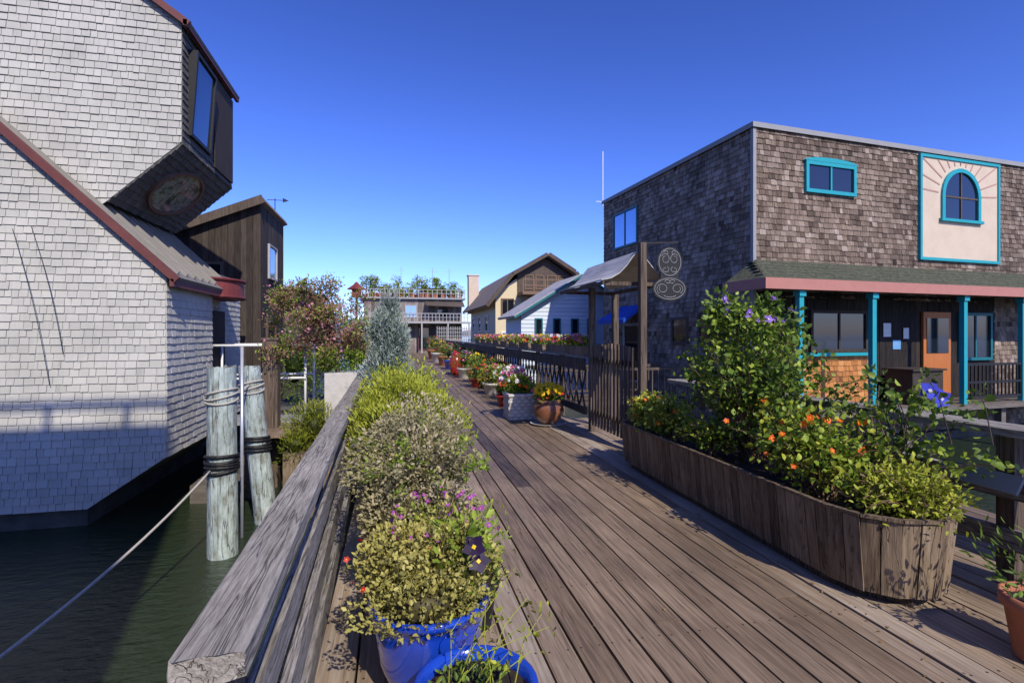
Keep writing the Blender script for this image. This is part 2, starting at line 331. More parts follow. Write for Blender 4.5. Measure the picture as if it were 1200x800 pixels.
n=170; P=np.stack([rng.uniform(.3,2.6,n),rng.uniform(1.6,9,n),np.full(n,.006)],1)
side=rng.random(n)<.92; P[side,0]=np.where(rng.random(side.sum())<.4,.4+.2*rng.random(side.sum())**2,2.55-.22*rng.random(side.sum())**2)
A=rng.normal(size=(n,3))*np.array([1,1,.12]); V,Q,T=leafarr(P,A,.02,.6,.2,.3+.6*rng.random(n))
o=fast('fallen_leaves',V,Q,T,[M('dry_leaf',[(.06,.03,.01),(.2,.12,.04),(.27,.21,.09)],.8,5,nw=.1,bump=0)],None); props(o,'scattered dry leaves on the planks','leaves',kind='stuff')
b_=MB()
for i in range(20): b_.box(-2.3+i*.095,8.6,-.06,-2.3+i*.095+.09,11.4,-.01,.5+R.gauss(0,.12))
for xx in (-2.2,-.7):
    for y in (8.8,11.2): b_.tube([(xx,y,-2),(xx,y,-.06)],.1,8,.2)
o=b_.obj('landing_platform',None,deckm); props(o,'small plank landing beside the boardwalk','platform',kind='structure')
# ------------------------------------------------------------------ near railing
def lrail(y): return -.34-.02*max(0,y-1)
def rough_board(b,p,q,w,h,t=.5,seg=.12,amp=.0035):
    p=Vector(p);q=Vector(q);n=max(2,int((q-p).length/seg)); d=(q-p).normalized(); x=d.cross(Vector((0,0,1))).normalized(); z=x.cross(d); vs=[];fs=[]
    prof=[(-1,-1),(-.5,-1),(.5,-1),(1,-1),(1,0),(1,.8),(.93,1),(.6,1),(.2,1),(-.2,1),(-.6,1),(-.93,1),(-1,.8),(-1,0)]; m=len(prof)
    off=[(R.uniform(-amp,amp),R.uniform(-amp,amp)) for _ in prof]
    for i in range(n+1):
        c=p+(q-p)*(i/n)
        for k,(a,e) in enumerate(prof):
            off[k]=(off[k][0]*.8+R.uniform(-amp,amp)*.5,off[k][1]*.8+R.uniform(-amp,amp)*.5)
            vs.append(c+x*(w/2*a+off[k][0])+z*(h/2*e+off[k][1])+ (d*R.uniform(-.006,.006) if i in (0,n) else Vector()))
    for i in range(n):
        for k in range(m): fs.append((i*m+k,i*m+(k+1)%m,(i+1)*m+(k+1)%m,(i+1)*m+k))
    fs.append(tuple(range(m))[::-1]); fs.append(tuple(n*m+k for k in range(m))); b.add(vs,fs,t)
rl=E('railing',(-.32,1,0),'heavy weathered grey timber railing beside the water','railing')
b_=MB(); rough_board(b_,(lrail(1.06),1.06,.925),(lrail(4.3),4.3,.925),.13,.05,.55); b_.obj('cap_board',rl,railw)
b_=MB(); rough_board(b_,(lrail(4.31),4.31,.926),(lrail(9),9,.926),.13,.05,.47); b_.obj('cap_board',rl,railw)
for z,h,y0 in ((.66,.12,1.0),(.4,.12,1.0),(.14,.12,1.0)):
    b_=MB(); rough_board(b_,(lrail(y0)+.02,y0,z),(lrail(9)+.02,9,z),.035,h,.45); b_.obj('side_board',rl,railw)
b_=MB(); rough_board(b_,(lrail(.92)-.045,.92,.83),(lrail(9)-.045,9,.83),.035,.13,.45); b_.obj('side_board',rl,railw)
for y in (1.3,2.9,4.6,6.3,8.0):
    b_=MB(); b_.box(lrail(y)-.026,y-.05,-.3,lrail(y)+.001,y+.05,.898,.5); b_.obj('post',rl,woodz,bevel=.004)
rl=E('railing',(-.45,9,0),'weathered timber railing running along the boardwalk','railing')
b_=MB(); b_.beam((-.48,11.5,1.0),(-.42,43,1.0),.16,.05,.6); b_.obj('cap_board',rl,railw); b_=MB(); b_.beam((-.48,11.5,.6),(-.42,43,.6),.04,.12,.5); b_.obj('side_board',rl,railw)
for y in np.arange(11.6,43,2.6):
    b_=MB(); b_.box(-.49,y-.05,-.3,-.4,y+.05,.97,.4); b_.obj('post',rl,woodz)
# ------------------------------------------------------------------ pots
def potprof(r,h,kind):
    if kind=='urn': return [(r*.55,0),(r*.8,h*.2),(r,h*.5),(r*.95,h*.75),(r*.78,h*.9),(r*.86,h),(r*.76,h),(r*.7,h*.85)]
    if kind=='bowl': return [(r*.5,0),(r*.66,h*.08),(r*.86,h*.4),(r*.96,h*.8),(r*.97,h*.9),(r*1.05,h*.92),(r*1.06,h*.98),(r*1.0,h),(r*.92,h*.98),(r*.88,h*.85)]
    return [(r*.68,0),(r*.7,.01),(r*.9,h*.8),(r*1.0,h*.81),(r*1.02,h),(r*.92,h),(r*.88,h*.85)]
def pot(parent,c,r,h,kind,mat,name='pot'):
    b=MB(); b.lathe(c,potprof(r,h,kind),32); o=b.obj(name,parent,mat,smooth=True)
    s=MB(); s.add([(c[0]+r*.9*math.cos(i*.314),c[1]+r*.9*math.sin(i*.314),c[2]+h*.86) for i in range(20)],[tuple(range(20))],.5)
    s.obj('soil',parent,soil); return o
def sprays(parent,c,r,k,lm,size,asp=.5,ln=(.8,1.35),n=9,name='trailing_stems',bias=(0,0,0)):
    b=MB(); cl=[]; c=Vector(c)
    for i in range(k):
        d=nrm(rng.normal(size=(1,3))+np.array([bias]))[0]; d[2]=abs(d[2])-.15; q=R.uniform(*ln)
        e=c+Vector((d[0]*r[0]*q,d[1]*r[1]*q,d[2]*r[2]*q)); s0=c+Vector((d[0]*r[0],d[1]*r[1],d[2]*r[2]))*.4; mid=(s0+e)/2+Vector((0,0,.03))
        b.tube([s0,mid,e],.0028,4,.6,r1=.0012)
        for f in (.55,.75,.9,1.0):
            pt=s0.lerp(e,f)+Vector((0,0,.02)); cl.append((tuple(pt),size*1.1,n//3+1))
    b.obj(name,parent,lm); leaves('spray_leaves',parent,cl,size,lm,asp,.3,.5,tb=.1)
p=E('potted_plant',(.15,2.27,0),'glossy blue pot overflowing with yellow-green sedum and dark pansies','potted plant','potted plants along the railing')
pot(p,(.15,2.27,0),.25,.42,'bowl',bluec)
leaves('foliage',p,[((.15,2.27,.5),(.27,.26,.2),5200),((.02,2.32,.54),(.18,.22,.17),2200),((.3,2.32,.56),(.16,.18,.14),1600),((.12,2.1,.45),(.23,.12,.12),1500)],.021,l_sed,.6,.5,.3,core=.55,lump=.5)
sprays(p,(.15,2.27,.5),(.3,.3,.28),46,l_sed,.022,.6)
leaves('pansy_foliage',p,[((.3,2.2,.62),(.14,.12,.16),120),((.38,2.25,.5),(.1,.1,.12),70)],.045,l_brt,.45,.4,.5)
flowers('blossoms',p,[(.32,2.08,.68),(.34,2.1,.61)],.045,f_drk,(0,-.9,.3),center=f_yel,spread=.2)
flowers('purple_blossoms',p,onell((.2,2.4,.62),(.24,.2,.2),50,.2),.012,f_mag)
flowers('red_blossoms',p,onell((-.02,2.25,.52),(.2,.24,.2),8,.1),.012,f_red)
p=E('potted_plant',(.28,1.79,0),'blue glazed pot holding bare twigs and sparse leaves','potted plant','potted plants along the railing')
pot(p,(.28,1.79,0),.21,.33,'bowl',bluec)
b_=MB(); tips=[]
for i in range(13):
    a=R.uniform(0,6.28);q=R.uniform(.05,.14); st=Vector((.28+q*math.cos(a),1.79+q*math.sin(a),.28)); h=R.uniform(.1,.4); e=st+Vector((R.uniform(-.15,.38),R.uniform(-.1,.2),h))
    mid=(st+e)/2+Vector((R.uniform(-.05,.05),0,.04)); b_.tube([st,mid,e],.0025,5,.7,r1=.0012); tips+=[e,mid]
b_.obj('twigs',p,l_yel)
leaves('foliage',p,[(tuple(t),(.04,.04,.05),4) for t in tips],.026,l_yel,.45)
leaves('low_foliage',p,[((.26,1.79,.3),(.15,.15,.05),220)],.03,l_green,.45)
p=E('potted_plant',(.12,3.1,0),'pot with a dense pinkish green mounded herb','potted plant','potted plants along the railing')
pot(p,(.1,3.1,0),.27,.45,'rim',terra)
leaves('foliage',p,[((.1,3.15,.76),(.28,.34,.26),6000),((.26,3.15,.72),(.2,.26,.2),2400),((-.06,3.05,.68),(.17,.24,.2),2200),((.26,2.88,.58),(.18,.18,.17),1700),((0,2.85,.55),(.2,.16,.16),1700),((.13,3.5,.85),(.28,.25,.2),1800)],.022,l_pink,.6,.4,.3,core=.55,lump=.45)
sprays(p,(.12,3.1,.74),(.36,.42,.32),60,l_pink,.023,.6)
sprays(p,(.12,3.1,.74),(.33,.38,.3),30,l_brt,.022,.6,name='green_shoots')
sprays(p,(.3,3.0,.8),(.26,.3,.25),9,l_brt,.035,.5,(1,1.5),6,'green_stems',(.6,-.3,.2))
p=E('potted_plant',(.42,2.72,0),'small green herb in a dark pot','potted plant','potted plants along the railing')
pot(p,(.42,2.72,0),.13,.25,'rim',black)
leaves('foliage',p,[((.4,2.72,.4),(.17,.18,.2),900),((.15,2.7,.48),(.22,.1,.16),700)],.032,l_brt,.4,core=0,lump=.5)
flowers('blossoms',p,onell((.36,2.66,.5),(.18,.14,.16),30,.1),.012,f_mag)
p=E('potted_plant',(.08,4.5,0),'large yellow-green feathery shrub in a wooden tub','potted plant','potted plants along the railing')
b_=MB(); b_.box(-.2,4.2,0,.4,4.85,.42); b_.obj('tub',p,plantw,bevel=.01)
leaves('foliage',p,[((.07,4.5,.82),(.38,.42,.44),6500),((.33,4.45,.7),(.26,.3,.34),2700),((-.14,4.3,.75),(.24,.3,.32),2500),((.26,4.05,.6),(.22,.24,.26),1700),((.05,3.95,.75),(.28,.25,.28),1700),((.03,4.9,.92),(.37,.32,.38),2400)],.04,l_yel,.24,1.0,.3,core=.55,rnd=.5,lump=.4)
sprays(p,(.08,4.4,.8),(.44,.5,.46),70,l_yel,.035,.3)
p=E('potted_plant',(.12,5.6,0),'rounded green shrub in a clay pot','potted plant','potted plants along the railing')
pot(p,(.12,5.6,0),.26,.4,'rim',terra)
leaves('foliage',p,[((.1,5.6,.8),(.38,.38,.42),3800),((.15,5.1,.78),(.33,.3,.35),2000)],.045,l_yel,.35,.7,.3,core=.55,lump=.45,tb=-.08)
sprays(p,(.1,5.6,.8),(.4,.4,.42),40,l_brt,.04,.4)
p=E('silver_shrub',(-.1,7.2,0),'tall silvery blue-green conical shrub in a stone tub','shrub')
b_=MB(); b_.box(-.36,6.95,0,.14,7.45,.45); b_.obj('tub',p,stonep,bevel=.015)
leaves('foliage',p,[((-.1+R.uniform(-.05,.05),7.2,.7+i*.2),(.38-.035*i,.38-.035*i,.25),1500) for i in range(6)]+[((-.06,7.2,1.92),(.14,.14,.24),500),((-.22,7.15,1.6),(.16,.14,.3),600),((.04,7.15,1.45),(.16,.14,.3),600)],.055,l_sil,.24,1.2,.35,core=.5,rnd=.5,lump=.5,tb=.08)
for i,(x,y,r,h,lm,fm,km) in enumerate([(.35,6.5,.22,.35,l_green,f_red,terra),(.3,8.4,.25,.5,l_brt,f_yel,stonep),(0,9.6,.3,.5,l_green,f_pnk,terra),(.25,11,.25,.45,l_yel,f_wht,stonep),(.1,13,.3,.6,l_green,f_red,terra),(.1,15.5,.3,.7,l_brt,f_pnk,bluec),(.15,18.5,.35,.8,l_green,f_red,terra),(0,22,.4,.9,l_sil,f_wht,stonep),(.1,26,.45,1.0,l_green,f_pnk,terra),(.1,31,.5,1.1,l_brt,f_yel,terra)]):
    p=E('potted_plant',(x,y,0),'leafy flowering plant in a pot beside the railing','potted plant','potted plants beside the railing')
    pot(p,(x,y,0),r*.75,h*.5,'rim',km)
    leaves('foliage',p,[((x,y,h*.5+r*.7),(r,r,r*.9),1100)],.05,lm,.5,core=.5,lump=.6)
    flowers('blossoms',p,onell((x,y,h*.5+r*.7),(r,r,r*.9),22,0),.03,fm)
p=E('flowering_tree',(-1.2,9.5,0),'small tree with reddish leaves and mauve blossom in a pale planter','tree')
b_=MB(); b_.box(-1.15,9.1,0,-.62,9.6,.9); b_.obj('planter_box',p,stonep,bevel=.012)
b_=MB(); cl=[]
base=Vector((-.95,9.4,.85)); b_.tube([base,base+Vector((-.03,0,.4)),base+Vector((-.1,.05,.8))],.035,7,.5,r1=.02)
for i in range(30):
    e=Vector((-1.22+R.uniform(-.85,.7),9.5+R.uniform(-.5,.5),R.uniform(1.2,2.6))); s0=base+Vector((-.05,.02,R.uniform(.2,.8)))
    b_.tube([s0,(s0+e)/2+Vector((0,0,.1)),e],.013,5,.5,r1=.004); cl.append((tuple(e),(.24,.24,.18),130)); cl.append((tuple((s0+e)/2+Vector((0,0,.1))),(.2,.2,.17),90))
b_.obj('trunk',p,siding)
leaves('crown',p,cl,.045,l_red,.45,.3,.6,tb=.08)
leaves('green_crown',p,cl[::2],.045,l_brt,.45,.3,.6)
leaves('lower_foliage',p,[((-.95,9.4,1.15),(.42,.4,.28),900)],.05,l_brt,.45)
flowers('blossoms',p,[Vector(c[0])+Vector((R.uniform(-.25,.25),R.uniform(-.25,.15),R.uniform(-.1,.25))) for c in cl for _ in range(4)],.024,f_mve)
p=E('hedge',(-2.2,14,0),'loose green hedge with mauve flowers','hedge')
b_=MB(); b_.box(-2.9,13,-1.1,-.8,16,-.2); b_.obj('float',p,hullm)
leaves('foliage',p,[((-2.4,13.5,.9),(.45,.6,1.1),1500),((-1.7,14,1.2),(.6,.6,1.3),2000),((-1.0,14.3,1.2),(.5,.6,1.2),1900)],.07,l_green,.45,core=.5,lump=.6)
flowers('blossoms',p,onell((-1.8,13.8,1.3),(.9,.6,1.1),60,0),.04,f_mve)
p=E('shrub',(-1.15,7.95,-.3),'spiky olive-green shrub in a floating wooden box','shrub')
b_=MB(); b_.box(-1.5,7.6,-1.1,-.75,8.3,-.1); b_.obj('planter_box',p,plantw)
leaves('foliage',p,[((-1.15,7.95,.2),(.36,.36,.4),2600),((-1.35,7.7,0),(.2,.2,.25),800)],.07,l_yel,.15,.8,.4,core=.5,tb=-.2)
# ------------------------------------------------------------------ pilings
def piling(p0,p1,r,label):
    p=E('piling',(p0[0],p0[1],-1),label,'piling','mooring pilings'); b=MB(); p0=Vector(p0);p1=Vector(p1)
    K=14; n=24;vs=[];fs=[]; g=[R.uniform(-.03,.03) for _ in range(n)]
    for i in range(K+1):
        q=p0+(p1-p0)*(i/K)
        for j in range(n):
            a=2*math.pi*j/n; rr=r*(1+g[j]+.03*math.sin(a*2+i*.3)+.012*R.uniform(-1,1)); vs.append(q+Vector((rr*math.cos(a),rr*math.sin(a),R.uniform(-.035,.01) if i==K else 0)))
    for i in range(K):
        for j in range(n): a=i*n+j;c=i*n+(j+1)%n; fs.append((a,c,c+n,a+n))
    b.add(vs,fs,.6); b.add(vs[K*n:]+[p1-Vector((0,0,.03))],[(j,(j+1)%n,n) for j in range(n)],.2); b.obj('shaft',p,pilem)
    def at(z): return p0+(p1-p0)*((z-p0.z)/(p1.z-p0.z))
    b=MB()
    for k in range(5):
        q=at(-.02+k*.043+R.uniform(-.006,.006)); ph=R.uniform(0,6); b.tube([q+Vector(((r+.014)*math.cos(a),(r+.014)*math.sin(a),.018*math.sin(a+ph))) for a in [2*math.pi*i/20 for i in range(21)]],.02,6,.3)
    b.obj('rubber_band',p,black)
    b=MB()
    for k in range(3):
        q=at(.8+k*.045); b.tube([q+Vector(((r+.012)*math.cos(a),(r+.012)*math.sin(a),.04*math.sin(a+k))) for a in [2*math.pi*i/20 for i in range(21)]],.013,6,.5)
    b.obj('rope_wrap',p,rope); return p
piling((-1.93,6.53,-2),(-1.95,6.53,1.19),.155,'weathered pale green wooden piling wrapped with black bands')
piling((-1.6,7.55,-2),(-1.93,7.6,1.13),.14,'leaning weathered pale green wooden piling with rope wraps')
p=E('mooring_pole',(-1.85,7.0,-1),'thin galvanised pole between the pilings','pole'); b_=MB(); b_.tube([(-1.87,7.05,-1.5),(-1.87,7.05,1.4)],.02,10); b_.obj('shaft',p,metalg,smooth=True)
b_=MB(); A=Vector((-2.02,6.4,.02));B=Vector((-2.7,1.2,-.25)); pts=[A+(B-A)*t-Vector((0,0,.9*t*(1-t)*1.4)) for t in [i/30 for i in range(31)]]
b_.tube(pts,.012,7,.6); o=b_.obj('mooring_rope',None,rope,loc=(-2.02,6.4,.02),smooth=True); props(o,'slack pale mooring line tied to the piling','rope')
b_=MB(); pts=[Vector((-1.9,6.53,.9))+(Vector((-1.9,7.55,.9))-Vector((-1.9,6.53,.9)))*t-Vector((0,0,.3*t*(1-t))) for t in [i/8 for i in range(9)]]; b_.tube(pts,.012,6,.6)
o=b_.obj('mooring_rope',None,rope,loc=(-1.9,6.5,.95)); props(o,'short rope strung between two pilings','rope')
p=E('gangway',(-2.3,9.8,0),'metal gangway with thin pipe handrails to the house door','gangway')
b_=MB(); b_.box(-3.25,9.75,-.03,-1.5,10.75,.02); b_.obj('ramp',p,greyp)
for yy in (9.75,10.75):
    b_=MB()
    for xx in (-3.2,-1.55): b_.tube([(xx,yy,-.0),(xx,yy,1.36)],.022,8)
    for z in (1.36,.78): b_.tube([(-3.2,yy,z),(-1.55,yy,z)],.022,8)
    b_.obj('handrail',p,whitep,smooth=True)
p=E('wooden_post',(-2.05,9.3,-1),'dark weathered timber post beside the gangway','post'); b_=MB(); b_.box(-2.14,9.2,-1.6,-1.9,9.46,1.46); b_.obj('shaft',p,woodz,bevel=.01)
b_=MB(); b_.box(-2.16,9.18,1.46,-1.88,9.48,1.5); b_.obj('cap',p,woodz)
p=E('dock_float',(-2.6,9,-.9),'low dark timber float beside the shingled house','dock'); b_=MB()
for i in range(9): b_.box(-3.0,8.6+i*.3,-1.1,-2.35,8.87+i*.3,-.72+R.uniform(-.01,.01),.4+R.gauss(0,.1))
b_.obj('deck_boards',p,woodx)
# ------------------------------------------------------------------ left shingled house
H=E('shingled_house',(-3.5,8,-.9),'angular pale grey shingled floating house with red trim','house')
F=FR((0,7.85,0),0); RW=.103; A_=(RW,.075,.165,.014,.55,.15)
b_=MB(F); lowp=[(-9,-.75),(-3.95,-.75),(-3.03,-.12),(-3.03,2.36),(-5.55,4.74),(-9,4.74)]
shingles(b_,lowp,*A_,jit=.005); b_.obj('wall',H,shw)
b_=MB(FR((0,8.05,0),0)); upp=[(-9,3.0),(-4.2,3.0),(-3.82,3.37),(-2.91,4.22),(-2.91,5.9),(-6.2,8.2),(-9,8.2)]
shingles(b_,upp,*A_,jit=.005); b_.obj('wall',H,shw,)
b_=MB(FR((-3.03,7.85,0),90)); shingles(b_,[(0,-.12),(1.8,-.12),(1.8,2.36),(0,2.36)],*A_,jit=.005); b_.obj('wall',H,shw)
b_=MB(FR((-3.3,9.65,0),90)); shingles(b_,[(0,-.12),(2.6,-.12),(2.6,2.6),(0,2.6)],*A_,jit=.005); b_.obj('wall',H,shw)
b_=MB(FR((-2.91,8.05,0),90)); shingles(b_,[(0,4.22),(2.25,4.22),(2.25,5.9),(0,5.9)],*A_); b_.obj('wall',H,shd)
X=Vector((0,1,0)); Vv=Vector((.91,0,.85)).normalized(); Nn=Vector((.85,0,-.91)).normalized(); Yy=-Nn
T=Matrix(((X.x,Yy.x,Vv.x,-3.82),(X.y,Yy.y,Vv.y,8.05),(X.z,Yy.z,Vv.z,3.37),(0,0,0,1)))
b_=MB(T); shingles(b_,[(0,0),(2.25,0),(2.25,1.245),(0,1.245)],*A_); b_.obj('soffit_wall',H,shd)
b_=MB(T); cx,cz=1.02,.62; n8=28
def P_(a,k,y): return (cx+.66*k*math.cos(a),y,cz+.43*k*math.sin(a))
for i in range(n8):
    a0=2*math.pi*i/n8;a1=2*math.pi*(i+1)/n8
    b_.add([P_(a0,1,-.06),P_(a1,1,-.06),P_(a1,.89,-.06),P_(a0,.89,-.06),P_(a0,1,0),P_(a1,1,0),P_(a1,.89,0),P_(a0,.89,0)],[(0,1,2,3),(0,4,5,1),(3,2,6,7)],.5)
wf=b_.obj('window',H,tanr); wf['label']='oval window with a brown frame under the overhang'
b_=MB(T); b_.add([P_(2*math.pi*i/n8,.9,-.035) for i in range(n8)],[tuple(range(n8))]); b_.obj('glass',wf,glasso)
b_=MB(); b_.add([(-3.95,7.85,-.75),(-3.95,12.2,-.75),(-3.03,12.2,-.12),(-3.03,7.85,-.12)],[(0,1,2,3)],.5)
b_.box(-8.9,7.95,-1.6,-4.0,12.2,-.76,.4); b_.obj('float',H,hullm)
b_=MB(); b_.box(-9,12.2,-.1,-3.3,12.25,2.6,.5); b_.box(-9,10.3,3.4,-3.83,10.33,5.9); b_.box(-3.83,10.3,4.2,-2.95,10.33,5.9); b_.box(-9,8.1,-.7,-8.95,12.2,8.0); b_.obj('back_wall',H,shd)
def slab(b,p0,p1,y0,y1,th,t=.5):
    (x0,z0),(x1,z1)=p0,p1; d=Vector((x1-x0,0,z1-z0)).normalized(); nn=Vector((-d.z,0,d.x)); 
    if nn.z<0: nn=-nn
    q=[Vector((x0,y0,z0)),Vector((x1,y0,z1)),Vector((x1,y0,z1))+nn*th,Vector((x0,y0,z0))+nn*th]; b.prism(q,(0,y1-y0,0),t)
b_=MB(); slab(b_,(-5.62,4.83),(-2.92,2.28),7.8,10.4,.07); 
for i in range(9): slab(b_,(-5.55,4.84),(-2.94,2.38),7.95+i*.3,7.98+i*.3,.06,.7)
b_.box(-9,7.8,4.78,-5.5,10.4,4.86)
rf=b_.obj('roof',H,roofg)
b_=MB(); b_.box(-8.9,10.41,2.6,-3.2,12.3,2.68); b_.obj('flat_roof',H,roofg)
b_=MB(); slab(b_,(-5.64,4.84),(-2.9,2.25),7.75,7.797,.1); b_.box(-9,7.75,4.77,-5.6,7.797,4.9); b_.box(-2.95,7.75,2.2,-2.9,10.4,2.3); b_.obj('roof_trim',rf,redt)
b_=MB(); slab(b_,(-2.84,5.87),(-6.3,8.3),8.0,10.4,.08); b_.box(-9,8,8.22,-6.1,10.4,8.35); rf=b_.obj('roof',H,roofg)
b_=MB(); slab(b_,(-2.82,5.84),(-6.3,8.28),7.95,7.997,.09); b_.box(-2.86,7.95,5.85,-2.81,10.4,5.93); b_.obj('roof_trim',rf,redt)
S=FR((-2.91,8.05,0),90)
Wt=S@Matrix.Translation((.62,0,5.05))@Matrix.Rotation(rad(4),4,'X')
b_=MB(Wt)
for q in ((-.42,-.1,-.62,-.37,.02,.62),(.37,-.1,-.62,.42,.02,.62),(-.37,-.098,-.62,.37,.02,-.57),(-.37,-.098,.57,.37,.02,.62)): b_.box(*q)
wf=b_.obj('window',H,black); wf['label']='tall tilted window mirroring blue sky'
b_=MB(Wt); b_.box(-.375,-.07,-.575,.375,-.06,.575); b_.obj('glass',wf,glassd)
b_=MB(S); b_.box(1.25,-.04,4.3,2.2,-.025,5.8); b_.obj('recess_shade_panel',H,darks)  # dark sheet stands in for the shade of a recess
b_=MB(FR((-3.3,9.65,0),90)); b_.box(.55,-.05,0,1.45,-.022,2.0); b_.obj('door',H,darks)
b_=MB()
n=20; vs=[]
for z in (2.2,2.52):
    for i in range(n+1):
        a=-math.pi/2+math.pi*i/n; vs.append((-3.3+.6*math.cos(a),10.2+.7*math.sin(a),z))
b_.add(vs,[(i,i+1,i+n+2,i+n+1) for i in range(n)]+[tuple(range(n+1))[::-1],tuple(range(n+1,2*n+2))],.5)
for z in (2.21,2.51): b_.tube([(-3.3+.62*math.cos(a),10.2+.72*math.sin(a),z) for a in [-math.pi/2+math.pi*i/n for i in range(n+1)]],.025,6,.3)
b_.obj('door_canopy',H,redcan)
b_=MB()
for (x0,z0,x1,z1) in ((-4.75,2.9,-4.35,.9),(-4.55,2.95,-4.2,1.3)):
    b_.tube([(x0+(x1-x0)*t+.06*math.sin(t*3.1),7.8-.05*math.sin(t*3.1),z0+(z1-z0)*t) for t in [i/12 for i in range(13)]],.004,5,.3)
b_.obj('wire_shadow_cable',H,black)  # dark curves stand in for wire shadows on the wall
H=E('board_house',(-4.5,13.6,-.9),'dark brown vertical board floating house with sloping roof','house')
def boards(mb,poly,wd=.14,t0=.5,tv=.15):
    ua=min(p[0] for p in poly);ub=max(p[0] for p in poly);va=min(p[1] for p in poly);vb=max(p[1] for p in poly)
    mb.add([(u,0,v) for u,v in poly],[tuple(range(len(poly)))],0); u=ua
    while u<ub:
        r=clip([(u+.004,va),(u+wd-.004,va),(u+wd-.004,vb),(u+.004,vb)],poly); u+=wd
        if len(r)<3: continue
        n=len(r); d=R.uniform(.012,.022); mb.add([(a,-d,b) for a,b in r]+[(a,0,b) for a,b in r],[tuple(range(n))]+[(i,i+n,(i+1)%n+n,(i+1)%n) for i in range(n)],min(.95,max(.1,t0+R.gauss(0,tv))))
b_=MB(FR((0,13.6,0),0)); boards(b_,[(-7,-.9),(-3.2,-.9),(-3.2,4.75),(-7,3.15)]); b_.obj('wall',H,darks)
b_=MB(FR((-3.2,13.6,0),90)); boards(b_,[(0,-.9),(2.6,-.9),(2.6,4.75),(0,4.75)]); b_.obj('wall',H,darks)
b_=MB(); slab(b_,(-3.08,4.8),(-7.1,3.1),13.45,16.3,.1); b_.obj('roof',H,roofb)
b_=MB(); b_.box(-7,13.7,-1.3,-3.3,16.2,-.9); b_.obj('float',H,hullm)
b_=MB(); slab(b_,(-3.05,4.74),(-7.1,3.03),13.38,13.45,.2); b_.obj('roof_trim',H,siding)
window(H,FR((-3.2,13.6,0),90),.7,1.6,3.0,3.9,trimg,glassb,.05,.07,1,1); window(H,FR((-3.2,13.6,0),90),.5,1.5,1,2.0,siding,glass,.07,.07)
window(H,FR((0,13.6,0),0),-4.7,-4.0,2.4,3.3,siding,glass,.07,.07,2)
p=E('weather_vane',(-3.2,15.2,4.8),'small dark weather vane on a roof edge','weather vane'); b_=MB(); b_.tube([(-3.2,15.2,4.8),(-3.2,15.2,5.3)],.012,6); b_.beam((-3.4,15.2,5.25),(-3.0,15.2,5.25),.015,.015); b_.prism([(-3.0,15.2,5.2),(-2.85,15.2,5.25),(-3.0,15.2,5.32)],(0,.02,0)); b_.obj('vane',p,black)
H=E('shingled_house',(-5,-6,-.9),'added unseen tall house with rooftop railing that shades the left house','house')  # added behind the camera; house and railing cast the low wall shadow
b_=MB(FR((0,-3,0),0)); b_.box(-9,-6,-1.2,-.25,0,10.1,.4); b_.obj('wall',H,shd)
b_=MB(); b_.box(-9,-3.1,10.4,-.25,-3.02,10.46)
for x in np.arange(-8.9,-.2,.9): b_.box(x,-3.1,10.1,x+.06,-3.03,10.4)
b_.obj('roof_railing',H,woodx)
# ------------------------------------------------------------------ right building
M0=FR((7.52,9.56,0),4.52); MS=M0@FR((0,6.8,0),-90)
H=E('shingled_building',(9,10,-.9),'two-storey brown shingled floating house with teal window frames','house')
b_=MB(M0); shingles(b_,[(0,-.8),(13,-.8),(13,6.04),(0,6.04)],.122,.07,.18,.017,.52,.34,holes=[(.1,7.6,-.1,2.35)]); b_.obj('wall',H,shb)
b_=MB(MS); shingles(b_,[(0,-.8),(6.8,-.8),(6.8,6.04),(0,6.04)],.122,.07,.18,.017,.72,.34); b_.obj('wall',H,shb)
b_=MB(M0); b_.box(.02,.03,-.8,12.9,6.78,6.0,.3); b_.box(-.3,-.2,-1.5,13,7,-.8,.3); b_.obj('core',H,hullm)
b_=MB(M0); b_.box(-.05,-.05,6.04,13.1,6.85,6.09); rf=b_.obj('roof',H,greyp)
b_=MB(M0); b_.box(-.07,-.07,5.99,13.1,-.052,6.1); b_.box(-.07,-.05,5.99,-.052,6.85,6.1); b_.obj('roof_trim',rf,greyp)
b_=MB(M0); b_.prism([(-.032,-.032,-.8),(.05,-.032,-.8),(.05,-.02,-.8),(-.02,-.02,-.8),(-.02,.05,-.8),(-.032,.05,-.8)],(0,0,6.78)); b_.obj('corner_board',H,greyp)
window(H,M0,1.38,2.86,4.72,5.42,teal,glass,.08,.08,2,1,'wide small window in a teal frame')
b_=MB(M0); 
pa=[(1.34+.78*(1-math.cos(a)),0,5.425+.1*math.sin(a)) for a in [math.pi*i/10 for i in range(11)]]; b_.prism([(p[0],-.08,p[2]) for p in pa],(0,.07,0)); b_.obj('window_arch',H,teal)
b_=MB(M0); b_.box(4.95,-.05,3.4,7.78,-.0,5.92); pn=b_.obj('cream_panel',H,cream)
b_=MB(M0)
for (x0,z0,x1,z1) in ((4.92,3.37,4.99,5.95),(7.74,3.37,7.81,5.95),(4.99,3.37,7.74,3.44),(4.99,5.88,7.74,5.95)): b_.box(x0,-.08,z0,x1,-.0,z1)
b_.obj('panel_frame',pn,teal)
cx,cz=6.35,5.0
for i in range(13):
    a=rad(4+i*14.3); dx,dz=math.cos(a),math.sin(a)
    tmax=min((1.35/abs(dx)) if abs(dx)>.01 else 9,(.86/dz) if dz>.01 else 9); tmin=.78
    if tmax>tmin+.03: b_=MB(M0); b_.beam((cx+dx*tmin,-.053,cz+dz*tmin),(cx+dx*tmax,-.053,cz+dz*tmax),.012,.035); b_.obj('sun_ray',pn,rayp)
def archpts(r,y,n=16): return [(cx+r*math.cos(a),y,cz+r*math.sin(a)) for a in [math.pi*i/n for i in range(n+1)]]
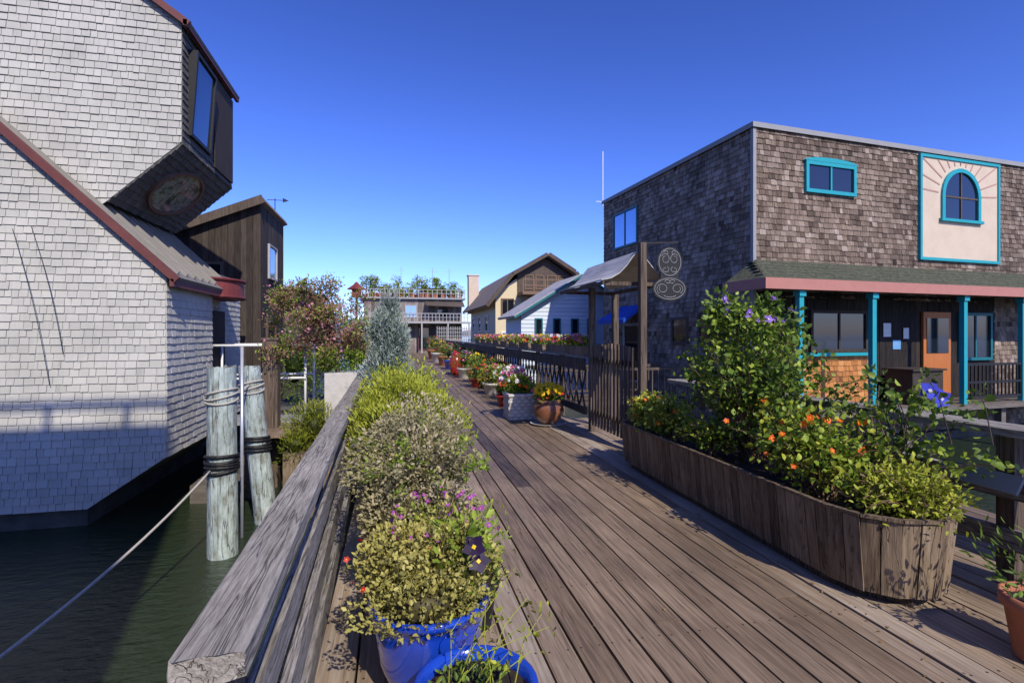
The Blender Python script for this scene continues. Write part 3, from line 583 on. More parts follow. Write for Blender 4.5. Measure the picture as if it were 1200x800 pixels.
b_=MB(M0); o1=archpts(.7,-.1);i1=archpts(.6,-.1)
o1=[(cx+.7,-.1,4.42)]+o1+[(cx-.7,-.1,4.42)]; i1=[(cx+.6,-.1,4.42)]+i1+[(cx-.6,-.1,4.42)]; n=len(o1)
vs=o1+i1+[(a,-.045,c) for a,_,c in o1]+[(a,-.045,c) for a,_,c in i1]
b_.add(vs,[(i,i+1,n+i+1,n+i) for i in range(n-1)]+[(2*n+i,2*n+i+1,i+1,i) for i in range(n-1)]+[(3*n+i,3*n+i+1,n+i+1,n+i) for i in range(n-1)],.5)
b_.box(cx-.76,-.13,4.35,cx+.76,-.05,4.42); wf=b_.obj('window',H,teal); wf['label']='arched window in a teal surround'
b_=MB(M0); b_.add([(a,-.06,c) for a,_,c in i1],[tuple(range(n))]); b_.obj('glass',wf,glass)
b_=MB(M0); b_.box(cx-.6,-.08,4.95,cx+.6,-.062,4.99); b_.box(cx-.02,-.081,4.42,cx+.02,-.062,5.6); b_.obj('mullion',wf,siding)
window(H,MS,.7,2.2,4.3,5.45,tealw,glassb,.06,.06,2,1); 
window(H,MS,3.9,4.6,1.3,2.0,siding,glass,.06,.06,1,1); window(H,MS,5.0,5.9,1.3,2.1,siding,glass,.06,.06,2,1)
b_=MB(MS); 
b_.add([(1.2,0,2.45),(2.6,0,2.45),(2.7,-.8,2.0),(1.1,-.8,2.0),(2.7,-.8,1.88),(1.1,-.8,1.88),(2.6,0,2.4),(1.2,0,2.4)],[(0,3,2,1),(3,5,4,2),(1,2,4,6),(0,7,5,3),(7,6,4,5)],.6); b_.obj('awning',H,bluef)
window(H,MS,1.35,2.4,.1,1.9,trimg,glass,.08,.06,1,1)
b_=MB(M0); e0,e1=-.78,10.5
b_.add([(e0,-1.15,2.62),(e1,-1.15,2.62),(e1,-.02,3.16),(0.02,-.02,3.16),(e0,-.02,2.62),(e0,-1.15,2.56),(e1,-1.15,2.56),(e1,-.02,2.56),(e0,-.02,2.56)],[(0,1,2,3),(0,3,4),(5,8,7,6),(0,4,8,5),(3,2,7,8,4)],.5)
for k in range(1,6):
    yy=-1.15+k*.19; zz=2.62+.54*k*.19/1.13; b_.box(e0+.6*k*.19,yy,zz-.01,e1,yy+.19,zz+.012,.35+.1*(k%2))
pr=b_.obj('porch_roof',H,moss)
b_=MB(M0); b_.box(e0-.04,-1.2,2.42,e1,-1.152,2.63); b_.box(e0-.04,-1.152,2.42,e0-.002,-.02,2.63); b_.obj('fascia',pr,pink)
for s in (.15,2.07,4.81,6.8,9.2):
    b_=MB(M0); b_.box(s-.055,-1.1,0,s+.055,-1.0,2.56); b_.box(s-.08,-1.13,2.3,s+.08,-.97,2.4); b_.obj('porch_post',H,teal)
b_=MB(M0)
for i in range(12): b_.box(-.2,-1.25+i*.105,-.1,10.4,-1.15+i*.105,0,.5)
for s in (0,3,6,9): b_.box(s,-1.1,-1.5,s+.15,-.95,-.1)
b_.obj('porch_floor',H,woodx)
b_=MB(M0); boards(b_,[(.05,0),(7.7,0),(7.7,2.5),(.05,2.5)],.2,.1); b_.obj('porch_wall',H,darks)  # porch shade is put into the colour of these dark boards
wf=window(H,M0@Matrix.Translation((0,-.02,0)),1.5,3.2,1.15,2.1,darks,glass,.07,.07,2,1)
b_=MB(M0); b_.box(1.4,-.16,1.07,3.3,-.03,1.14); b_.obj('sill',wf,teal)
b_=MB(M0@Matrix.Translation((0,-.025,0))); shingles(b_,[(1.3,0),(3.4,0),(3.4,1.06),(1.3,1.06)],.12,.08,.18,.018,.5,.4); b_.obj('lower_wall',H,sho)
b_=MB(M0); b_.box(5.0,-.09,0,5.95,-.03,2.1); d=b_.obj('door',H,doorm); b_=MB(M0); b_.box(5.1,-.105,1.1,5.85,-.092,1.95); b_.obj('glass',d,glass)
window(H,M0@Matrix.Translation((0,-.02,0)),6.3,7.5,.9,2.1,tealw,glass,.07,.07,2)
for (x,z,w_,h_,mm) in ((3.75,1.5,.24,.32,paper),(4.05,1.2,.26,.22,bpaper),(4.4,1.45,.18,.26,paper)):
    b_=MB(M0); b_.box(x,-.04,z,x+w_,-.03,z+h_); o=b_.obj('notice',H,mm)
b_=MB(M0); b_.box(3.45,-.9,.0,4.4,-.3,.75); b_.box(3.4,-.95,.75,4.45,-.25,.79); b_.obj('porch_table',H,darks)
b_=MB(M0)
for z in (.85,.45,.12): b_.box(4.9,-1.08,z,10.3,-1.03,z+.05)
for s in np.arange(4.9,10.3,.13): b_.box(s,-1.07,.17,s+.025,-1.045,.85)
b_.obj('porch_railing',H,black)
# carved sign hanging beside the gate post
p=E('carved_sign',(3.52,6.08,2.4),'dark carved double-oval sign with pale scrollwork beside the gate post','sign')
SG=FR((3.52,6.08,0),-8)
def ring(cx,cz,rx,rz,n=48,wob=0): return [(cx+rx*(1+wob*math.sin(12*2*math.pi*i/n))*math.cos(2*math.pi*i/n),0,cz+rz*(1+wob*math.sin(12*2*math.pi*i/n))*math.sin(2*math.pi*i/n)) for i in range(n)]
b_=MB(SG)
b_.prism(ring(0,2.5,.17,.2,48,.03),(0,.03,0),.3); b_.prism(ring(0,2.15,.23,.16,48,.03),(0,.029,0),.3); b_.box(-.12,.002,2.2,.12,.027,2.42,.3); b_.obj('board',p,black)
b_=MB(SG)
def scroll(cx,cz,rx,rz,a0,a1,th=.0035,sh=.5): b_.tube([(cx+rx*math.cos(a0+(a1-a0)*i/24)*(1-sh*i/24),-.004,cz+rz*math.sin(a0+(a1-a0)*i/24)*(1-sh*i/24)) for i in range(25)],th,5,.4)
scroll(0,2.5,.148,.178,0,6.28,.004,0); scroll(0,2.15,.205,.138,0,6.28,.004,0)
for sx in (-1,1):
    scroll(sx*.06,2.54,.06*sx,.07,.5,8); scroll(sx*.1,2.15,.08*sx,.07,-1,7); scroll(sx*.06,2.4,.05*sx,.04,2,8); scroll(sx*.03,2.24,.04*sx,.03,0,6); scroll(sx*.05,2.62,.03*sx,.03,0,6)
scroll(0,2.07,.08,.03,3.1,6.28,.0035,0)
b_.obj('scrollwork',p,trimg)
for sx in (-.08,.08): b_=MB(SG); b_.tube([(sx,.014,2.64),(sx,.014,2.76)],.006,6); b_.obj('hanger',p,black)
p=E('antenna',(7.1,16.6,6),'thin white radio mast on a roof','antenna'); b_=MB(); b_.tube([(7.05,16.6,6),(7.05,16.6,7.9)],.015,6); b_.beam((6.8,16.6,6.15),(7.1,16.6,6.15),.02,.02); b_.obj('mast',p,whitep)
# ------------------------------------------------------------------ right railing, gate, canopy
p=E('railing',(3.1,8,0),'timber railing edging the boardwalk under flower boxes','railing')
b_=MB(); b_.beam((3.1,7.85,1.2),(3.1,43,1.2),.2,.05,.45); b_.obj('cap_board',p,railw,bevel=.005)
for z,h,x in ((1.06,.2,3.04),(.3,.12,3.06)):
    b_=MB(); b_.beam((x,7.9,z),(x,43,z),.04,h,.3); b_.obj('side_board',p,woodz)
b_=MB()
for i in range(70):
    y=8+i*.28; b_.beam((3.08,y,.34),(3.08,y+.3,.98),.02,.035,.35); b_.beam((3.1,y+.3,.34),(3.1,y,.98),.02,.035,.35)
b_.obj('lattice',p,darks)
for y in np.arange(9.4,43,1.7):
    b_=MB(); b_.box(3.12,y-.05,-.3,3.19,y+.05,1.17,.4); b_.obj('post',p,woodz)
g=E('garden_gate',(3.1,6.9,0),'dark slatted timber gate between two posts','gate')
for i in range(13): 
    y=6.2+i*.115; b_=MB(); b_.box(3.05,y,.12,3.08,y+.038,1.38+.04*math.sin(i/12*math.pi),.4+R.gauss(0,.1)); b_.obj('slat',g,woodz)
for z0,z1 in ((.3,.38),(1.12,1.2)):
    b_=MB(); b_.box(3.082,6.15,z0,3.11,7.66,z1); b_.obj('cross_bar',g,woodz)
a=E('entry_arbor',(3.1,6.9,0),'timber posts carrying a curved pale metal canopy','arbor')
for (x,y,h) in ((3.1,7.74,2.3),(3.14,6.1,2.74),(3.5,7.74,2.2)):
    b_=MB(); b_.box(x-.045,y-.045,-.3,x+.045,y+.045,h,.45); b_.obj('post',a,woodz,bevel=.006)
b_=MB(); b_.beam((3.18,6.12,2.74),(3.64,6.08,2.76),.02,.02,.4); b_.obj('sign_bracket',a,black)
prof=[(2.6,2.25),(2.74,2.28),(2.86,2.35),(2.96,2.45),(3.04,2.56),(3.1,2.63),(3.19,2.59),(3.3,2.46),(3.4,2.35),(3.48,2.29)]
b_=MB(); 
for i in range(len(prof)-1):
    (x0,z0),(x1,z1)=prof[i],prof[i+1]; b_.prism([(x0,6.17,z0),(x1,6.17,z1),(x1,6.17,z1+.012),(x0,6.17,z0+.012)],(0,1.75,0),.5+.1*(i%2))
b_.obj('canopy',a,canop)
for y in (6.25,7.8): b_=MB(); b_.beam((2.68,y,2.22),(3.46,y,2.22),.04,.05,.4); b_.obj('cross_beam',a,woodz)
for x in (2.63,3.47): b_=MB(); b_.beam((x,6.18,2.22),(x,7.9,2.22),.03,.045,.4); b_.obj('side_beam',a,woodz)
for i in range(10):
    y=8.35+i*1.15
    p=E('flower_box',(3.1,y,1.225),'timber box packed with mixed bright flowers on the railing','flower box','flower boxes on the railing')
    b_=MB(); b_.box(2.99,y-.45,1.226,3.21,y+.45,1.36); b_.obj('box',p,plantw)
    leaves('foliage',p,[((3.1,y-.25,1.42),(.14,.26,.1),260),((3.1,y+.25,1.42),(.14,.26,.1),260)],.05,l_brt,.5)
    for nm,fm in R.sample([('pink_blossoms',f_pnk),('white_blossoms',f_wht),('purple_blossoms',f_mag),('red_blossoms',f_red),('yellow_blossoms',f_yel),('mauve_blossoms',f_mve)],4):
        flowers(nm,p,[(3.1+R.uniform(-.17,.12),y+R.uniform(-.45,.45),1.45+R.uniform(-.05,.1)) for _ in range(18)],.033,fm,(-.5,-.6,.6))
p=E('railing',(3.4,4,0),'weathered timber railing with a broad flat cap','railing')
b_=MB(); rough_board(b_,(3.5,5.9,.96),(3.88,0,.96),.24,.05,.5); b_.obj('cap_board',p,railw)
for z in (.6,.28): b_=MB(); rough_board(b_,(3.5,5.9,z),(3.88,0,z),.04,.13,.35); b_.obj('side_board',p,railw)
for i in range(4):
    t=(i+.35)/4; x=3.55+.38*t;y=5.9-5.9*t; b_=MB(); b_.box(x-.045,y-.05,-.3,x+.05,y+.05,.93,.4); b_.obj('post',p,woodz)
b_=MB(FR((3.64,2.5,.66),-94)); b_.add([(-.24,-.07,-.05),(.24,-.07,-.05),(.24,-.01,.05),(-.24,-.01,.05),(-.24,-.055,-.06),(.24,-.055,-.06),(.24,.005,.04),(-.24,.005,.04)],[(0,1,2,3),(4,7,6,5),(0,4,5,1),(3,2,6,7),(0,3,7,4),(1,5,6,2)],.3)
o=b_.obj('placard',None,greyp,loc=(3.64,2.5,.66)); props(o,'blank slanted grey placard on the railing','placard')
p=E('bench',(4.3,3.0,0),'low weathered plank bench on a small side deck','bench')
for i in range(3): b_=MB(); b_.box(4.2+i*.15,1.2,.42,4.34+i*.15,3.9,.46,.5); b_.obj('seat_board',p,railw)
for y in (1.4,3.6): b_=MB(); b_.box(4.22,y,-.1,4.6,y+.08,.42,.4); b_.obj('leg',p,woodz)
b_=MB()
for i in range(9): b_.box(3.9+i*.15,.2,-.1,4.04+i*.15,5.2,-.05,.4+R.gauss(0,.1))
for y in (.5,4.8): b_.tube([(4.9,y,-2),(4.9,y,-.1)],.1,8,.3)
o=b_.obj('side_deck',None,deckm); props(o,'small weathered side deck over the water','deck',kind='structure')
p=E('picket_railing',(4.6,11,-.2),'dark weathered picket handrail of a gangway over the water','railing')
for (x0,x1,y) in ((3.3,7.0,11.2),(3.3,7,12.6)):
    b_=MB(); b_.box(x0,y,.7,x1,y+.05,.76); b_.box(x0,y,.05,x1,y+.05,.1)
    for xx in np.arange(x0,x1,.16): b_.box(xx,y+.01,.1,xx+.03,y+.04,.7)
    b_.obj('pickets',p,siding)
b_=MB(); b_.box(3.2,11.2,-.1,7,12.65,0); b_.obj('ramp',p,siding)
# ------------------------------------------------------------------ big planter
P=E('planter',(2.9,4,0),'long curved-end planter of dark vertical boards','planter')
out=[(2.57,2.62),(2.62,2.43),(2.76,2.29),(2.95,2.23),(3.14,2.28),(3.28,2.42),(3.31,2.62),(3.31,5.6),(3.15,5.78),(2.8,5.78),(2.62,5.62)]
b_=MB()
for i in range(len(out)):
    a=Vector(out[i]);c=Vector(out[(i+1)%len(out)]); L_=(c-a).length; k=max(1,round(L_/.085)); d=(c-a)/k; nx=Vector((d.y,-d.x)).normalized()
    if nx.dot(((a+c)/2)-Vector((2.94,4)))<0: nx=-nx
    for j in range(k):
        p0=a+d*j+d*.03;p1=a+d*(j+1)-d*.03; dd=R.uniform(0,.006); p0=p0+nx*dd;p1=p1+nx*dd; q0=p0-nx*.02;q1=p1-nx*.02; i0=nx*.045
        z0=.06;z1=.5+R.uniform(-.006,.006)
        b_.add([(*(p0-i0),z0),(*(p1-i0),z0),(*p1,z1),(*p0,z1),(*(q0-i0),z0),(*(q1-i0),z0),(*q1,z1),(*q0,z1)],[(0,1,2,3),(7,6,5,4),(3,2,6,7),(0,3,7,4),(1,5,6,2),(0,4,5,1)],min(.95,max(.1,.5+R.gauss(0,.16))))
b_.obj('side_boards',P,plantw)
b_=MB()
for i in range(len(out)):
    a=Vector(out[i]);c=Vector(out[(i+1)%len(out)]); b_.beam((a.x,a.y,.512),(c.x,c.y,.512),.035,.018,.35)
b_.obj('rim',P,plantw)
ins=[(x+(.03 if x<2.9 else -.03),y+(.04 if y<4 else -.04)) for x,y in out]
b_=MB(); b_.add([(x,y,.44) for x,y in ins],[tuple(range(len(ins)))],.5); b_.obj('soil',P,soil)
b_=MB(); b_.prism([(x+(.08 if x<2.9 else -.08),y+(.1 if y<4 else -.1),.0) for x,y in out],(0,0,.07),.3); b_.obj('base',P,woodz)
def bush(c,r,n,lm,size,stems,label,cat,name='shrub',asp=.85,fl=(),sub=.1,up=0,body=.25,lm2=None,tb=.08,extra=()):
    p=E(name,(c[0],c[1],.44),label,cat); b=MB(); cl=[(c,tuple(x*.78 for x in r),max(2,int(n*body)))]+list(extra); tips=[]
    per=max(3,int(n*(1-body)/(stems*4)))
    for i in range(stems):
        d=nrm(rng.normal(size=(1,3)))[0]; d[2]=abs(d[2])*.9-.25; k=R.uniform(.7,1.35)
        e=Vector(c)+Vector((d[0]*r[0]*k,d[1]*r[1]*k,d[2]*r[2]*k)); e.z=max(e.z,.4)
        s0=Vector((c[0]+R.uniform(-.08,.08),c[1]+R.uniform(-.12,.12),.44)); mid=(s0+e)/2+Vector((0,0,R.uniform(.02,.12)))
        pts=[s0,s0.lerp(mid,.6),mid,mid.lerp(e,.55)+Vector((0,0,.02)),e]; b.tube(pts,.005,5,.5,r1=.002); tips.append(e)
        for q,g in ((.45,.7),(.65,.9),(.85,1),(1,.8)):
            pt=s0.lerp(mid,q*2) if q<.5 else mid.lerp(e,(q-.5)*2); cl.append((tuple(pt),(sub*g,sub*g,sub*g),per))
    b.obj('stems',p,tanw); R.shuffle(cl); h=len(cl)//2
    leaves('foliage',p,cl if lm2 is None else cl[:h],size,lm,asp,up,.5,lump=.3,fold=.2,tb=tb)
    if lm2: leaves('young_foliage',p,cl[h:],size*.85,lm2,asp,up,.5,lump=.3,fold=.2,tb=tb)
    for nm,fm,k,sz in fl:
        ps=[t+Vector((R.uniform(-.04,.04),R.uniform(-.06,0),R.uniform(-.02,.06))) for t in R.choices(tips,k=k)]
        flowers(nm,p,ps,sz,fm,(-.3,-.8,.5))
    return p,tips
crown=[((3.06+R.uniform(-.26,.26),3.95+R.uniform(-.35,.35),1.7+R.uniform(-.12,.14)),(.14,.14,.12),70) for _ in range(16)]
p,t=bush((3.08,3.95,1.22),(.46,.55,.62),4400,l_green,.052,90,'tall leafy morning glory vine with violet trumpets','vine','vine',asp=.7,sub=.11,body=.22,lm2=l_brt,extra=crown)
top=sorted(t,key=lambda v:-v.z)[:7]
flowers('top_blossoms',p,[Vector(c[0])+Vector((R.uniform(-.06,.06),-.06,R.uniform(.04,.12))) for c in crown[:11]],.04,f_pur,(-.2,-.9,.3),center=f_wht)
flowers('blossoms',p,[v+Vector((0,-.02,.02)) for v in top],.035,f_pur,(-.2,-.9,.3),center=f_wht)
bush((2.88,5.4,.66),(.24,.36,.26),1300,l_yel,.042,28,'low yellow-green nasturtium at the planter end','plant',asp=.7,sub=.08,fl=[('orange_blossoms',f_org,6,.026)])
bush((2.84,4.85,.68),(.24,.34,.3),1300,l_brt,.045,28,'bushy green plant with yellowed tips in the planter','plant',asp=.6,sub=.08,lm2=l_yel,fl=[('orange_blossoms',f_org,3,.026)])
bush((2.84,4.2,.62),(.22,.35,.2),800,l_yel,.045,22,'low yellow-green nasturtium under the vine','plant',asp=.7,sub=.08,lm2=l_brt)
bush((2.86,2.98,.76),(.28,.36,.38),1500,l_brt,.045,38,'bright green nasturtium with orange flowers','plant',asp=.7,sub=.085,lm2=l_yel,fl=[('orange_blossoms',f_org,28,.026)])
bush((2.98,3.45,.76),(.3,.36,.36),1000,l_yel,.048,28,'yellow-green trailing vine in the planter','plant',sub=.09,lm2=l_green,fl=[('orange_blossoms',f_org,8,.026)])
bush((3.0,2.48,.56),(.32,.28,.24),2500,l_yel,.034,50,'yellow-green ground cover spilling from the planter','plant',asp=.5,sub=.08,body=.4)
p,t=bush((3.3,2.85,.85),(.28,.55,.42),560,l_vine,.05,28,'sprawling green vine with blue morning glories','plant',asp=.8,sub=.09,body=0,lm2=l_brt)
flowers('blossoms',p,[(3.28,2.55,1.2),(3.33,2.52,1.15)],.055,f_blu,(-.5,-.9,.2),center=f_wht,spread=.15)
leaves('bloom_leaves',p,[((3.31,2.58,1.12),(.1,.1,.1),40)],.05,l_brt,.8)
b_=MB(); tips=[]
for i in range(16):
    s0=Vector((3.3+R.uniform(-.1,.15),2.9+R.uniform(-.6,.9),.9)); e=s0+Vector((R.uniform(-.15,.3),R.uniform(-.5,.4),R.uniform(.1,.4))); b_.tube([s0,(s0+e)/2+Vector((0,0,.06)),e],.004,5,.3,r1=.002); tips+=[e,(s0+e)/2+Vector((0,0,.06))]
b_.obj('tendrils',p,siding); leaves('tendril_leaves',p,[(tuple(t),(.06,.06,.05),8) for t in tips],.045,l_green,.8)
p=E('potted_plant',(3.02,1.8,0),'terracotta pot with a small sprouting green plant','potted plant')
pot(p,(3.02,1.8,0),.17,.3,'rim',terra); leaves('foliage',p,[((3.02,1.8,.4),(.2,.2,.17),260)],.045,l_green,.3,.8)
# ------------------------------------------------------------------ pots along the right side
p=E('potted_plant',(2.3,9.25,0),'square pale woven basket planter of pink and white flowers','potted plant','potted plants along the boardwalk edge')
b_=MB()
for k in range(7):
    for j in range(8):
        o_=.012 if (k+j)%2 else 0
        x0=2.03+j*.065; b_.box(x0,8.99-o_,.01+k*.061,x0+.062,9.03,.065+k*.061,.35+.3*((k+j)%2)); y0=9.0+j*.062; b_.box(2.02-o_,y0,.01+k*.061,2.06,y0+.06,.065+k*.061,.3+.3*((k+j)%2))
b_.box(2.04,9.02,0,2.55,9.5,.42,.3); b_.box(2.0,8.96,.435,2.58,9.52,.47,.6)
b_.obj('basket',p,stonep); leaves('foliage',p,[((2.28,9.25,.6),(.32,.3,.24),1400)],.055,l_brt,.5,core=.5,lump=.5)
flowers('white_blossoms',p,onell((2.2,9.2,.7),(.3,.28,.26),34,0),.042,f_wht); flowers('pink_blossoms',p,onell((2.2,9.2,.66),(.3,.28,.28),26,0),.042,f_pnk); flowers('orange_blossoms',p,onell((2.3,9.2,.6),(.3,.28,.28),12,0),.035,f_org)
p=E('potted_plant',(2.6,8.5,0),'round brown glazed pot with yellow flowers on a pale saucer','potted plant','potted plants along the boardwalk edge')
pot(p,(2.6,8.5,.03),.27,.4,'urn',brownc); b_=MB(); b_.lathe((2.6,8.5,0),[(.26,0),(.32,.035),(.29,.035)],24); b_.obj('saucer',p,stonep)
leaves('foliage',p,[((2.6,8.5,.5),(.24,.22,.13),700)],.05,l_brt,.5,core=.5)
flowers('yellow_blossoms',p,onell((2.6,8.48,.52),(.25,.22,.17),100,.1),.044,f_yel,(-.2,-.8,.6)); flowers('pink_blossoms',p,onell((2.5,8.45,.5),(.3,.24,.12),22,-.3),.034,f_pnk); flowers('red_blossoms',p,onell((2.7,8.45,.5),(.26,.24,.12),10,-.3),.03,f_red)
spec=[(2.6,10.3,.3,.45,l_brt,f_yel,terra),(2.35,10.9,.26,.4,l_green,f_red,redc),(2.65,12,.36,.5,l_brt,f_wht,terra),(2.5,13.1,.34,.5,l_yel,f_pnk,stonep),(2.75,14.2,.4,.6,l_green,f_org,terra),(2.4,15.0,.28,.45,l_green,f_red,redc),(2.6,16.5,.4,.6,l_brt,f_yel,terra),(2.5,18.3,.4,.6,l_green,f_pnk,stonep),(2.45,20.2,.35,.55,l_yel,f_wht,terra),(2.5,23,.45,.7,l_green,f_red,bluec),(2.5,26,.5,.8,l_brt,f_pnk,terra),(2.4,29,.5,.9,l_yel,f_yel,stonep),(2.5,33,.6,1.0,l_green,f_red,terra)]
for x,y,r,h,lm,fm,km in spec:
    p=E('potted_plant',(x,y,0),'leafy plant with small flowers in a pot','potted plant','potted plants along the boardwalk edge')
    pot(p,(x,y,0),r*.8,h*.6,'rim',km); leaves('foliage',p,[((x,y,h*.6+r*.6),(r,r,r*.85),900)],.05,lm,.4,.4,core=.5,lump=.6)
    flowers('blossoms',p,onell((x,y,h*.6+r*.6),(r,r,r*.85),26,0),.035,fm)
p=E('urn',(2.3,19.6,0),'tall red glazed urn with a lid','urn'); b_=MB(); b_.lathe((2.3,19.6,0),[(.16,0),(.2,.1),(.26,.45),(.24,.65),(.14,.75),(.2,.8),(.12,.86),(.02,.92)],20); b_.obj('body',p,redc,smooth=True)
p=E('birdhouse',(-.86,12.5,0),'red birdhouse with pointed roof on a pole','birdhouse'); b_=MB(); b_.tube([(-.86,12.5,-1),(-.86,12.5,2.42)],.025,8); b_.obj('pole',p,darks)
b_=MB(); b_.box(-.96,12.4,2.42,-.76,12.6,2.6); b_.obj('box',p,redcan); b_=MB(); b_.lathe((-.86,12.5,2.6),[(.21,0),(.21,.02),(.08,.11),(.02,.18)],4); b_.obj('roof',p,redcan)
# ------------------------------------------------------------------ far buildings
H=E('white_house',(6.5,20,-.9),'pale blue-white clapboard floating house with gable and pale roof','house')
b_=MB(FR((0,19.5,0),0)); 
pl=[(4.85,-.9),(9.6,-.9),(9.6,2.5),(7.3,3.85),(4.85,2.4)]
for z in np.arange(-.9,3.9,.16):
    r=clip([(4.8,z),(9.7,z),(9.7,z+.155),(4.8,z+.155)],pl)
    if len(r)>2: b_.add([(u,-.02*max(0,1-(v-z)/.16)-.002,v) for u,v in r],[tuple(range(len(r)))],.5+R.gauss(0,.08))
b_.add([(u,0,v) for u,v in pl],[tuple(range(len(pl)))]); b_.box(4.85,.01,-.9,9.6,2.8,2.35); b_.obj('wall',H,palebl)
b_=MB(); slab(b_,(4.55,2.2),(7.3,3.88),19.2,22.5,.1); slab(b_,(9.9,2.3),(7.3,3.88),19.2,22.5,.1); b_.obj('roof',H,canop)
b_=MB(); slab(b_,(4.52,2.17),(7.3,3.87),19.12,19.2,.08); slab(b_,(9.93,2.27),(7.3,3.87),19.12,19.2,.08); b_.obj('roof_trim',H,tealw)
F=FR((0,19.5,0),0)
for x in (5.4,6.15,6.9,7.6): window(H,F,x,x+.32,1.0,2.2,tealw,glass,.05,.07)
H=E('yellow_house',(7.5,30,-.9),'cream gabled floating house with brown roof and balcony','house')
F=FR((0,27,0),0); b_=MB(F); pl=[(5.3,-.9),(9.9,-.9),(9.9,4.5),(8.1,5.75),(5.3,3.75)]; b_.prism([(u,0,v) for u,v in pl],(0,9,0)); b_.obj('wall',H,yellow)
b_=MB()
for a,c in (((4.8,3.05),(6.2,4.75)),((6.2,4.75),(8.1,5.85)),((10.3,4.0),(9.6,4.95)),((9.6,4.95),(8.1,5.85))): slab(b_,a,c,26.5,36.3,.12)
b_.obj('roof',H,roofb)
b_=MB()
for a,c in (((4.8,3.0),(6.2,4.7)),((6.2,4.7),(8.1,5.8)),((10.3,3.95),(9.6,4.9)),((9.6,4.9),(8.1,5.8))): slab(b_,a,c,26.42,26.5,.2)
b_.obj('roof_trim',H,siding)
b_=MB(F); b_.prism([(6.5,-.05,3.85),(9.8,-.05,3.85),(9.7,-.05,4.7),(8.1,-.05,5.75),(6.5,-.05,4.85)],(0,.04,0)); b_.obj('gable_panel',H,siding)
for (xa,xb) in ((6.9,7.4),(7.5,8.0),(8.15,8.7),(8.8,9.3)): window(H,F,xa,xb,4.0,4.8,tanw,glassd,.05,.09)
window(H,F,5.6,6.3,2.6,3.5,tanw,glass,.07,.07,2); window(H,F,7.3,8.1,2.5,3.4,whitep,glass,.07,.07,2); window(H,F,8.7,9.5,2.5,3.4,whitep,glass,.07,.07,2); window(H,F,5.6,6.3,.8,1.7,whitep,glass,.07,.07,2)
S=FR((5.3,36,0),-90)
for x in (1,3.5,6): window(H,S,x,x+1,1.7,2.7,whitep,glass,.08,.07)
b_=MB(F); b_.box(6.5,-1.2,3.65,10.1,0,3.8)
for z in (4.1,4.4): b_.box(6.5,-1.2,z,10.1,-1.16,z+.05)
for x in np.arange(6.5,10.1,.6): b_.box(x,-1.19,3.8,x+.06,-1.15,4.45)
b_.obj('balcony',H,tanw)
b_=MB(); b_.box(5.0,35,3,5.7,35.7,5.6); b_.box(4.95,34.95,5.6,5.75,35.75,5.68); b_.obj('chimney',H,cream)
H=E('rooftop_garden_house',(2,46,-.9),'weathered board house with railed deck and cluttered rooftop garden','house')
palew=M('faded_board',[(.08,.065,.055),(.21,.175,.15),(.34,.3,.26)],.85,4,(12,12,.8),.5,.3,stain=.3)
F=FR((0,45,0),0); b_=MB(F); boards(b_,[(-2.5,-.9),(5.8,-.9),(5.8,4.6),(-2.5,4.6)],.3,.5,.25); b_.box(-2.5,.02,-.9,5.8,7,4.6); b_.obj('wall',H,palew)
b_=MB(F); b_.box(-2.8,-.3,4.6,6.1,7,4.75); b_.obj('roof',H,greyp)
b_=MB(F)
for z in (5.1,5.4): b_.box(-2.8,-.25,z,6.1,-.22,z+.04)
for x in np.arange(-2.8,6.1,.4): b_.box(x,-.27,4.75,x+.05,-.21,5.45)
b_.obj('roof_railing',H,trimg)
b_=MB(F); b_.box(-2.6,-1.4,2.5,6.4,-.02,2.65); b_.box(-2.6,-1.4,3.3,6.4,-1.35,3.36); b_.box(-2.6,-1.4,3.0,6.4,-1.36,3.04)
for x in np.arange(-2.6,6.4,.3): b_.box(x,-1.39,2.65,x+.05,-1.36,3.3)
for x in (-2.5,0,2.2,4.4,6.2): b_.box(x,-1.38,-.9,x+.12,-1.26,2.5)
b_.obj('balcony',H,trimg)
b_=MB(F); b_.prism([(2.6,-1.3,4.0),(5.9,-1.3,3.9),(5.9,-.02,4.4),(2.6,-.02,4.4)],(0,0,.05)); b_.obj('awning',H,siding)
window(H,F,-1.5,-.3,3.1,3.9,tanw,glass,.08,.07,2); window(H,F,.9,1.9,3.0,4.1,trimg,glassb,.08,.07,2); window(H,F,3.6,4.6,3.0,3.8,siding,glass,.08,.07,2); window(H,F,-1,.5,.6,2.0,siding,glass,.08,.07,3); window(H,F,2,3,.2,2.2,redt,glass,.08,.07)
b_=MB(); b_.box(2.4,46.2,4.75,4.6,48,5.7); b_.obj('roof_shed',H,siding)
b_=MB(); b_.box(4.8,45.4,4.75,5.6,46,5.3); b_.obj('roof_box',H,whitep); b_=MB(); b_.box(-2.2,45.6,4.75,-1.4,46.2,5.2); b_.obj('roof_box',H,whitep)
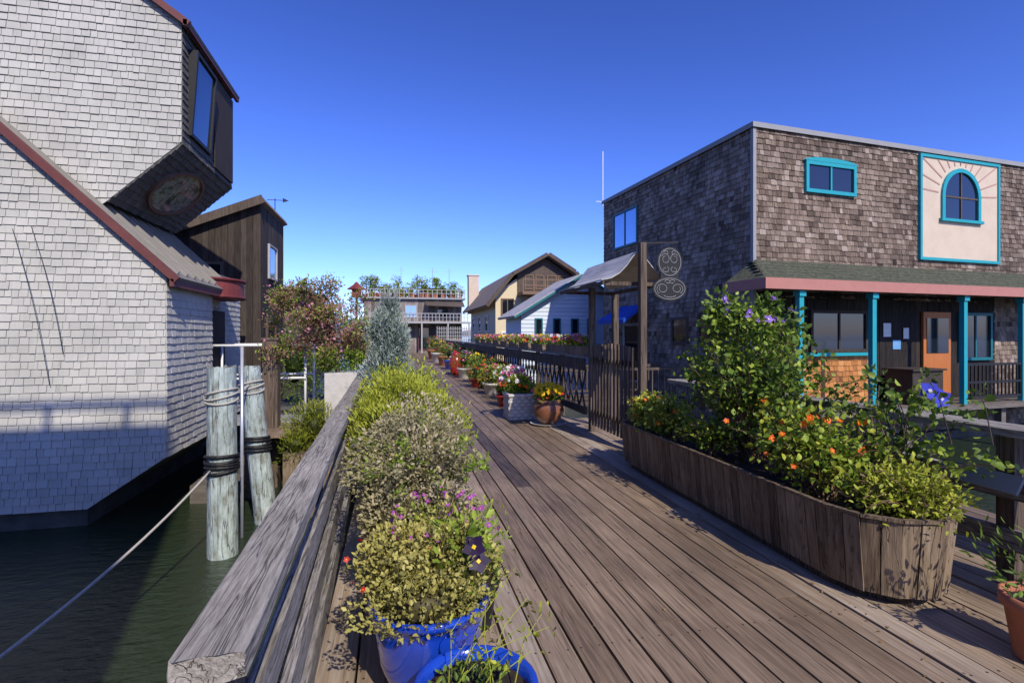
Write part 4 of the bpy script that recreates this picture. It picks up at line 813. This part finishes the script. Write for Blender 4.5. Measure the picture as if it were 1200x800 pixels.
for i in range(30):
    x=-2.6+8.6*(i+R.random())/30
    h=R.choice([.1,.15,.2,.3,.4,.5,.6,.9,1.2]); tr=h>.8; y=45.3+R.uniform(0,2); kn='rooftop_tree' if tr else 'rooftop_shrub'; r=R.uniform(.25,.5)
    p=E(kn,(x,y,4.75),'potted '+('small slender tree' if tr else 'green shrub')+' in the roof garden','tree' if tr else 'shrub','rooftop garden plants')
    b_=MB(); b_.lathe((x,y,4.75),potprof(.28,.35,'rim'),12); b_.obj('pot',p,terra)
    b_=MB(); b_.tube([(x,y,5.05),(x+R.uniform(-.1,.1),y,5.1+h)],.04,6); b_.obj('trunk',p,siding)
    leaves('crown',p,[((x,y,5.15+h),(r,r,r*R.uniform(.6,1.3)),200),((x+R.uniform(-.3,.3),y,5.0+h*.8),(r*.6,r*.6,r*.6),110)],.15,R.choice([l_green,l_brt,l_yel,l_yel]),.35,lump=.6)
for x in (.6,3.4,4.9):
    p=E('antenna',(x,47,4.8),'thin metal mast on a roof garden','antenna'); b_=MB(); b_.tube([(x,47,4.75),(x,47,7.6)],.025,6); b_.beam((x-.4,47,7.3),(x+.4,47,7.3),.03,.03); b_.obj('mast',p,metalg)
p=E('lattice_fence',(3,42,0),'pale green lattice fence across the boardwalk end','fence'); b_=MB()
for x in np.arange(3.3,6.5,.18): b_.box(x,41,-.3,x+.05,41.04,2.2)
for z in np.arange(.2,2.3,.3): b_.box(3.3,40.97,z,6.5,41,z+.05)
b_.obj('lattice',p,trimg)
for (x0,y0,x1,y1,zt,mm,lb) in ((-12,30,-5,40,4.0,siding,'brown board houseboat with flat roof'),(11,34,16,44,4.5,greyp,'grey painted houseboat with flat roof')):
    H=E('houseboat',((x0+x1)/2,y0,-.9),lb,'houseboat'); b_=MB(FR((0,y0,0),0)); boards(b_,[(x0,-.9),(x1,-.9),(x1,zt),(x0,zt)],.25); b_.box(x0,.02,-1.2,x1,y1-y0,zt); b_.obj('wall',H,mm)
    b_=MB(); b_.box(x0-.3,y0-.3,zt,x1+.3,y1+.3,zt+.15); b_.obj('roof',H,greyp)
    for k in range(3): window(H,FR((0,y0,0),0),x0+1+k*1.7,x0+2+k*1.7,2.2,3.3,whitep,glass,.08,.07,2)
